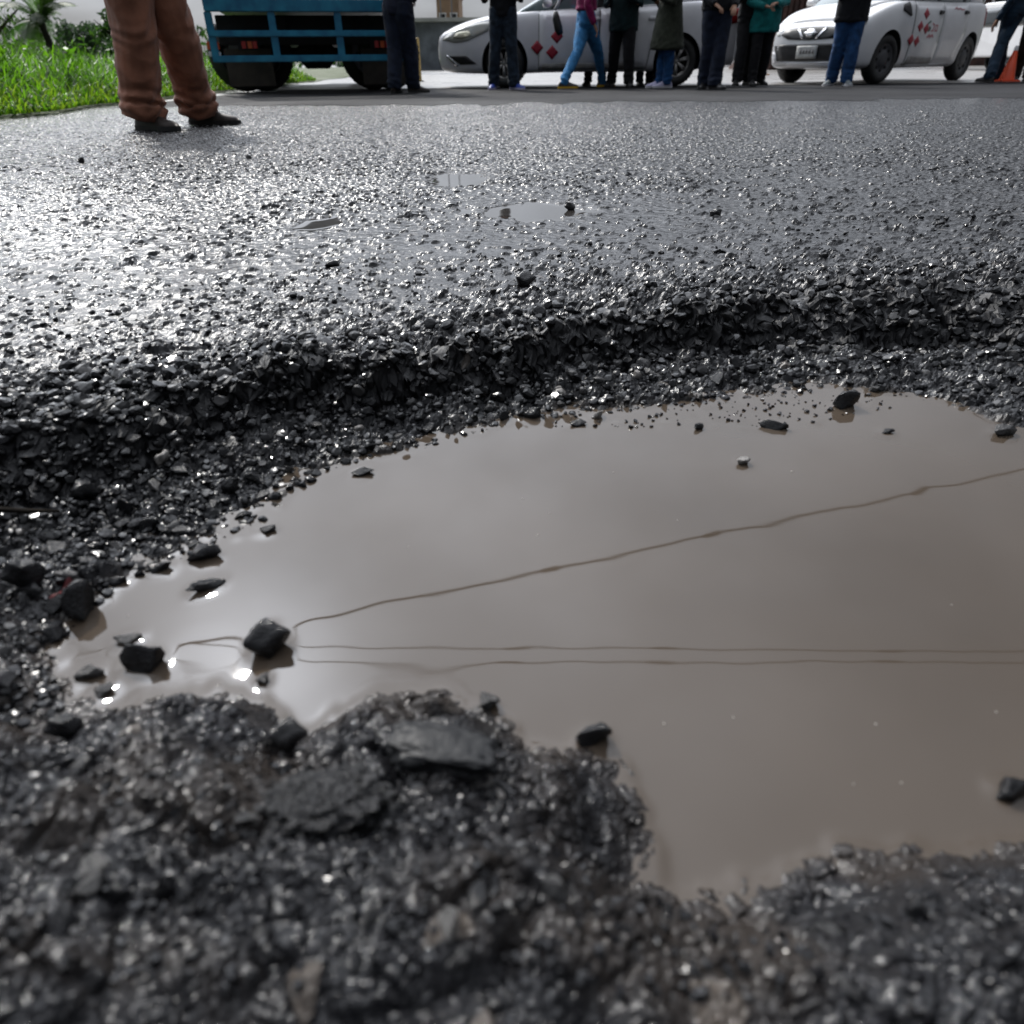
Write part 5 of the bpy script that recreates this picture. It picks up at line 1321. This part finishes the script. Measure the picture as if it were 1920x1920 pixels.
building('brown_shop', 'dark red brown boarded shop behind the white hatchback', 1436, 1640, 34, 4.2, 6, M_BROWNW, M_BROWNW, 0, 0.3, slats=22)
building('pale_house', 'long pale house far behind the people in the middle', 1180, 1430, 60, 4.5, 8, M_PALEW, M_PALER, 6)
building('dark_shop', 'dark shop front behind the small white van at far right', 1800, 2040, 44, 4.4, 6, M_BROWNW, M_GREYW, 3)
M_POLE = mat('grey_pole', (0.16, 0.16, 0.17), 0.6)
for px, Y, r_, lab in ((833, 70, .06, 'left of the two thin masts against the sky above the tan building'), (853, 70, .06, 'right of the two thin masts against the sky above the tan building')):
    mb = MB(); mb.tube([(0, 0, 0), (0, 0, 6), (0, 0, 11)], [r_, r_ * .8, r_ * .5], 8); mb.box((0, 0, 10.4), (1.0, .05, .05))
    o = mb.build('mast', M_POLE, loc=(gx(px, Y), Y, 0)); tag(o, lab, 'mast')

# ---------------------------------------------------------------- vegetation
def leafm(name, c, var=0.4):
    m = mat(name, c, 0.5, var=var, vscale=2.5, spec=0.4)
    n, l = m.node_tree.nodes, m.node_tree.links; p = n['Principled BSDF']
    tr = n.new('ShaderNodeBsdfTranslucent'); tr.inputs['Color'].default_value = (c[0] * 1.6, c[1] * 1.7, c[2] * .8, 1)
    mx = n.new('ShaderNodeMixShader'); mx.inputs[0].default_value = 0.5
    l.new(p.outputs[0], mx.inputs[1]); l.new(tr.outputs[0], mx.inputs[2]); l.new(mx.outputs[0], n['Material Output'].inputs['Surface'])
    return m
M_GR = [leafm('bright_grass', (0.085, 0.19, 0.015)), leafm('mid_grass', (0.05, 0.125, 0.012)), leafm('dark_grass', (0.025, 0.065, 0.010)), leafm('yellow_grass', (0.12, 0.19, 0.02))]
M_LF = [leafm('dark_leaf', (0.018, 0.045, 0.014)), leafm('mid_leaf', (0.035, 0.075, 0.018)), leafm('blue_green_leaf', (0.022, 0.042, 0.030))]
M_BARK = mat('bark', (0.05, 0.04, 0.032), 0.85, var=0.4, vscale=8, bump=0.5, bscale=20)
E0, E1 = G(0, 224, 0.0), G(215, 198, 0.0)
def edge_x(y): return E0.x + (E1.x - E0.x) * (y - E0.y) / (E1.y - E0.y)
rg = random.Random(21)
mb = MB()
def blade(x, y, z, h, w, ang, bend, mi):
    dx, dy = math.cos(ang), math.sin(ang); sx, sy = -dy * w / 2, dx * w / 2
    vs = []
    for t, k in ((0, 1), (.4, .9), (.75, .6)):
        o_ = bend * t * t; zz = z + h * t * (1 - .25 * bend / max(h, .01) * t)
        vs += [(x + dx * o_ - sx * k, y + dy * o_ - sy * k, zz), (x + dx * o_ + sx * k, y + dy * o_ + sy * k, zz)]
    vs.append((x + dx * bend, y + dy * bend, z + h * (1 - .3 * bend / max(h, .01))))
    mb.add(vs, [(0, 1, 3, 2), (2, 3, 5, 4), (4, 5, 6)], mi)
n = 0
while n < 21000:
    y = 4.6 + (rg.random() ** 1.4) * 16; d = rg.random() ** 1.5 * (1.5 + y * .8)
    x = edge_x(y) - d + 0.07 + 0.08 * math.sin(y * 3)
    if x < -0.72 * y - 1.2: continue
    cl = mnoise.noise(Vector((x * 1.3, y * 1.3, 0))); cl2 = mnoise.noise(Vector((x * .5, y * .5, 7)))
    hmax = min(1, .12 + d / .8) * (0.50 + .16 * cl + .10 * cl2) 
    h = max(.04, hmax * rg.uniform(.55, 1.15))
    mi = 3 if d < .4 and rg.random() < .4 else (0 if rg.random() < .45 + .4 * cl else (1 if rg.random() < .6 else 2))
    blade(x, y, .03, h, rg.uniform(.008, .02) * (1 + .04 * y), rg.uniform(0, 6.28), h * rg.uniform(.25, .9), mi); n += 1
tag(mb.build('tall_grass', M_GR), kind='stuff')

def leaf_cloud(mb, centre, rad, n, size, mats=3, squash=1.0, rg=rg, shell=.55):
    for _ in range(n):
        while True:
            v = Vector((rg.uniform(-1, 1), rg.uniform(-1, 1), rg.uniform(-1, 1)))
            if 0.05 < v.length < 1: break
        v = v.normalized() * (v.length ** shell)
        p = Vector(centre) + Vector((v.x * rad[0], v.y * rad[1], v.z * rad[2]))
        a = Vector((rg.gauss(0, 1), rg.gauss(0, 1), rg.gauss(0, .6))).normalized(); b = a.orthogonal().normalized()
        b = (Matrix.Rotation(rg.uniform(0, 6.28), 3, a) @ b)
        s = size * rg.uniform(.6, 1.3)
        mb.add([p - b * s, p + a * s * .35 - b * s * .2, p + b * s, p - a * s * .35 + b * s * .1], [(0, 1, 2, 3)], rg.randrange(mats))
def bush(name, label, cat, px, Y, ztop, wd, clumps, leaves, size, mats, seed, trunk=True, group=None, zlow=0.0):
    r_ = random.Random(seed); x = gx(px, Y)
    o = empty(name, (x, Y, 0)); tag(o, label, cat, group)
    if trunk:
        mb = MB(); mb.tube([(0, 0, 0), (.05, 0, ztop * .3), (-.04, .02, ztop * .6), (0, 0, ztop * .85)], [ztop * .04, ztop * .033, ztop * .022, ztop * .01], 9)
        for k in range(5):
            a = r_.uniform(0, 6.28); z_ = ztop * r_.uniform(.3, .6)
            mb.tube([(0, 0, z_), (wd * .25 * math.cos(a), wd * .25 * math.sin(a), z_ + ztop * .15), (wd * .42 * math.cos(a), wd * .42 * math.sin(a), z_ + ztop * .25)], [ztop * .02, ztop * .013, ztop * .005], 6)
        put(mb, 'trunk', M_BARK, o)
    mb = MB()
    for k in range(clumps):
        a = r_.uniform(0, 6.28); q = r_.random() ** .5 * wd * .38; z_ = zlow + (ztop - zlow) * r_.uniform(.3, .88)
        rr_ = wd * r_.uniform(.14, .24)
        leaf_cloud(mb, (q * math.cos(a), q * math.sin(a), z_), (rr_, rr_, min(rr_ * .7, (ztop - zlow) * .2)), leaves, size, len(mats), rg=r_)
    mb.build('crown', mats, o)
    return o
# palm
def palm(px, Y, crown_z, label):
    o = empty('palm_tree', (gx(px, Y), Y, 0)); tag(o, label, 'palm tree')
    mb = MB(); k = 12
    pts = [(.03 * math.sin(i), 0, crown_z * i / k) for i in range(k + 1)]
    mb.tube(pts, [.13 - .003 * i + (.015 if i % 2 else 0) for i in range(k + 1)], 12); put(mb, 'trunk', mat('dark_palm_bark', (0.018, 0.015, 0.012), 0.9, var=0.4), o)
    r_ = random.Random(4)
    for f in range(20):
        a = 2 * math.pi * f / 20 + r_.uniform(-.15, .15); el = r_.choice([1.2, .9, .6, .35, .1, -.1]) + r_.uniform(-.1, .1); L = r_.uniform(1.4, 1.9)
        mb = MB(); pts = []; d = Vector((math.cos(a) * math.cos(el), math.sin(a) * math.cos(el), math.sin(el))); p_ = Vector((0, 0, crown_z))
        for i in range(10):
            pts.append(p_.copy()); p_ = p_ + d * L / 9; d = (d + Vector((0, 0, -.17))).normalized()
        mb.tube(pts, [.02 - .0018 * i for i in range(10)], 5)
        for i in range(1, 10):
            t = (pts[i] - pts[i - 1]).normalized(); sd_ = t.cross(Vector((0, 0, 1))).normalized()
            for q in range(3):
                b_ = pts[i - 1].lerp(pts[i], q / 3)
                for s_ in (-1, 1):
                    ll = .42 * math.sin(math.pi * min(1, (i + q / 3) / 10.5)) + .08
                    tip = b_ + sd_ * s_ * ll * .8 + t * ll * .5 + Vector((0, 0, -ll * .35))
                    mb.add([b_ - t * .018, b_ + t * .022, tip.lerp(b_, .4) + t * .035, tip], [(0, 1, 2, 3)])
        mb.build('frond', M_LF[f % 2], o)
    return o
palm(112, 30, 1.7, 'dark palm tree with drooping fronds standing above the grass at far left')
bush('leafy_tree', 'thin leafy tree left of the palm at the left edge', 'tree', 12, 34, 4.2, 3.2, 26, 34, .16, [M_LF[1], M_LF[0], M_LF[1]], 2, zlow=.8)
bush('round_bush', 'dark blue green bush right of the palm trunk above the grass', 'bush', 172, 42, 2.3, 2.7, 26, 60, .14, [M_LF[2], M_LF[0], M_LF[2]], 3, zlow=0)
bush('leafy_tree', 'dark leafy tree just left of the brown trousers', 'tree', 238, 26, 2.0, 1.2, 16, 36, .12, [M_LF[0], M_LF[1], M_LF[0]], 5, zlow=.3)
bush('leafy_tree', 'tree whose low foliage hangs above the head of the sedan beside the blue truck', 'tree', 762, 36, 6.0, 3.0, 34, 60, .16, [M_LF[0], M_LF[1], M_LF[0]], 6, zlow=1.6)
bush('low_shrub', 'low pale green shrub at the far left end of the grass', 'bush', 30, 22, .95, 2.6, 16, 40, .10, [M_LF[1], M_GR[1], M_LF[1]], 7, False)
bush('low_shrub', 'low shrub behind the grass under the palm', 'bush', 110, 20, .62, 2.2, 14, 40, .09, [M_LF[0], M_GR[2], M_LF[1]], 8, False)
bush('low_shrub', 'green shrub seen between the brown trousers and the blue truck', 'bush', 408, 24, .75, 2.4, 16, 40, .09, [M_GR[1], M_GR[0], M_LF[1]], 9, False)
bush('leafy_tree', 'dark tree behind the dark shop front at the right edge', 'tree', 1850, 60, 7, 6, 30, 60, .3, [M_LF[0], M_LF[2], M_LF[0]], 10, zlow=1)
r_ = random.Random(77); mb = MB()
for k in range(90):
    y = 5.5 + r_.random() ** 1.3 * 11; x = edge_x(y) - .5 - r_.random() * (1 + y * .5); h = r_.uniform(.3, .62)
    leaf_cloud(mb, (x, y, h * .7), (.16, .16, h * .4), 26, .07, 4, rg=r_)
tag(mb.build('broad_leaved_weeds', [M_GR[1], M_GR[0], M_GR[2], M_LF[1]]), kind='stuff')
# far-off wood closing the view
mb = MB(); r_ = random.Random(31)
for k in range(150):
    a = R(-62 + 124 * k / 149) + r_.uniform(-.01, .01); Dd = r_.uniform(150, 190)
    c = (Dd * math.sin(a), Dd * math.cos(a), r_.uniform(1.5, 4.5)); rad = r_.uniform(4, 7)
    leaf_cloud(mb, c, (rad, 3.5, r_.uniform(2.0, 3.6)), 110, .9, 3, rg=r_)
tag(mb.build('far_wood', M_LF), kind='stuff')
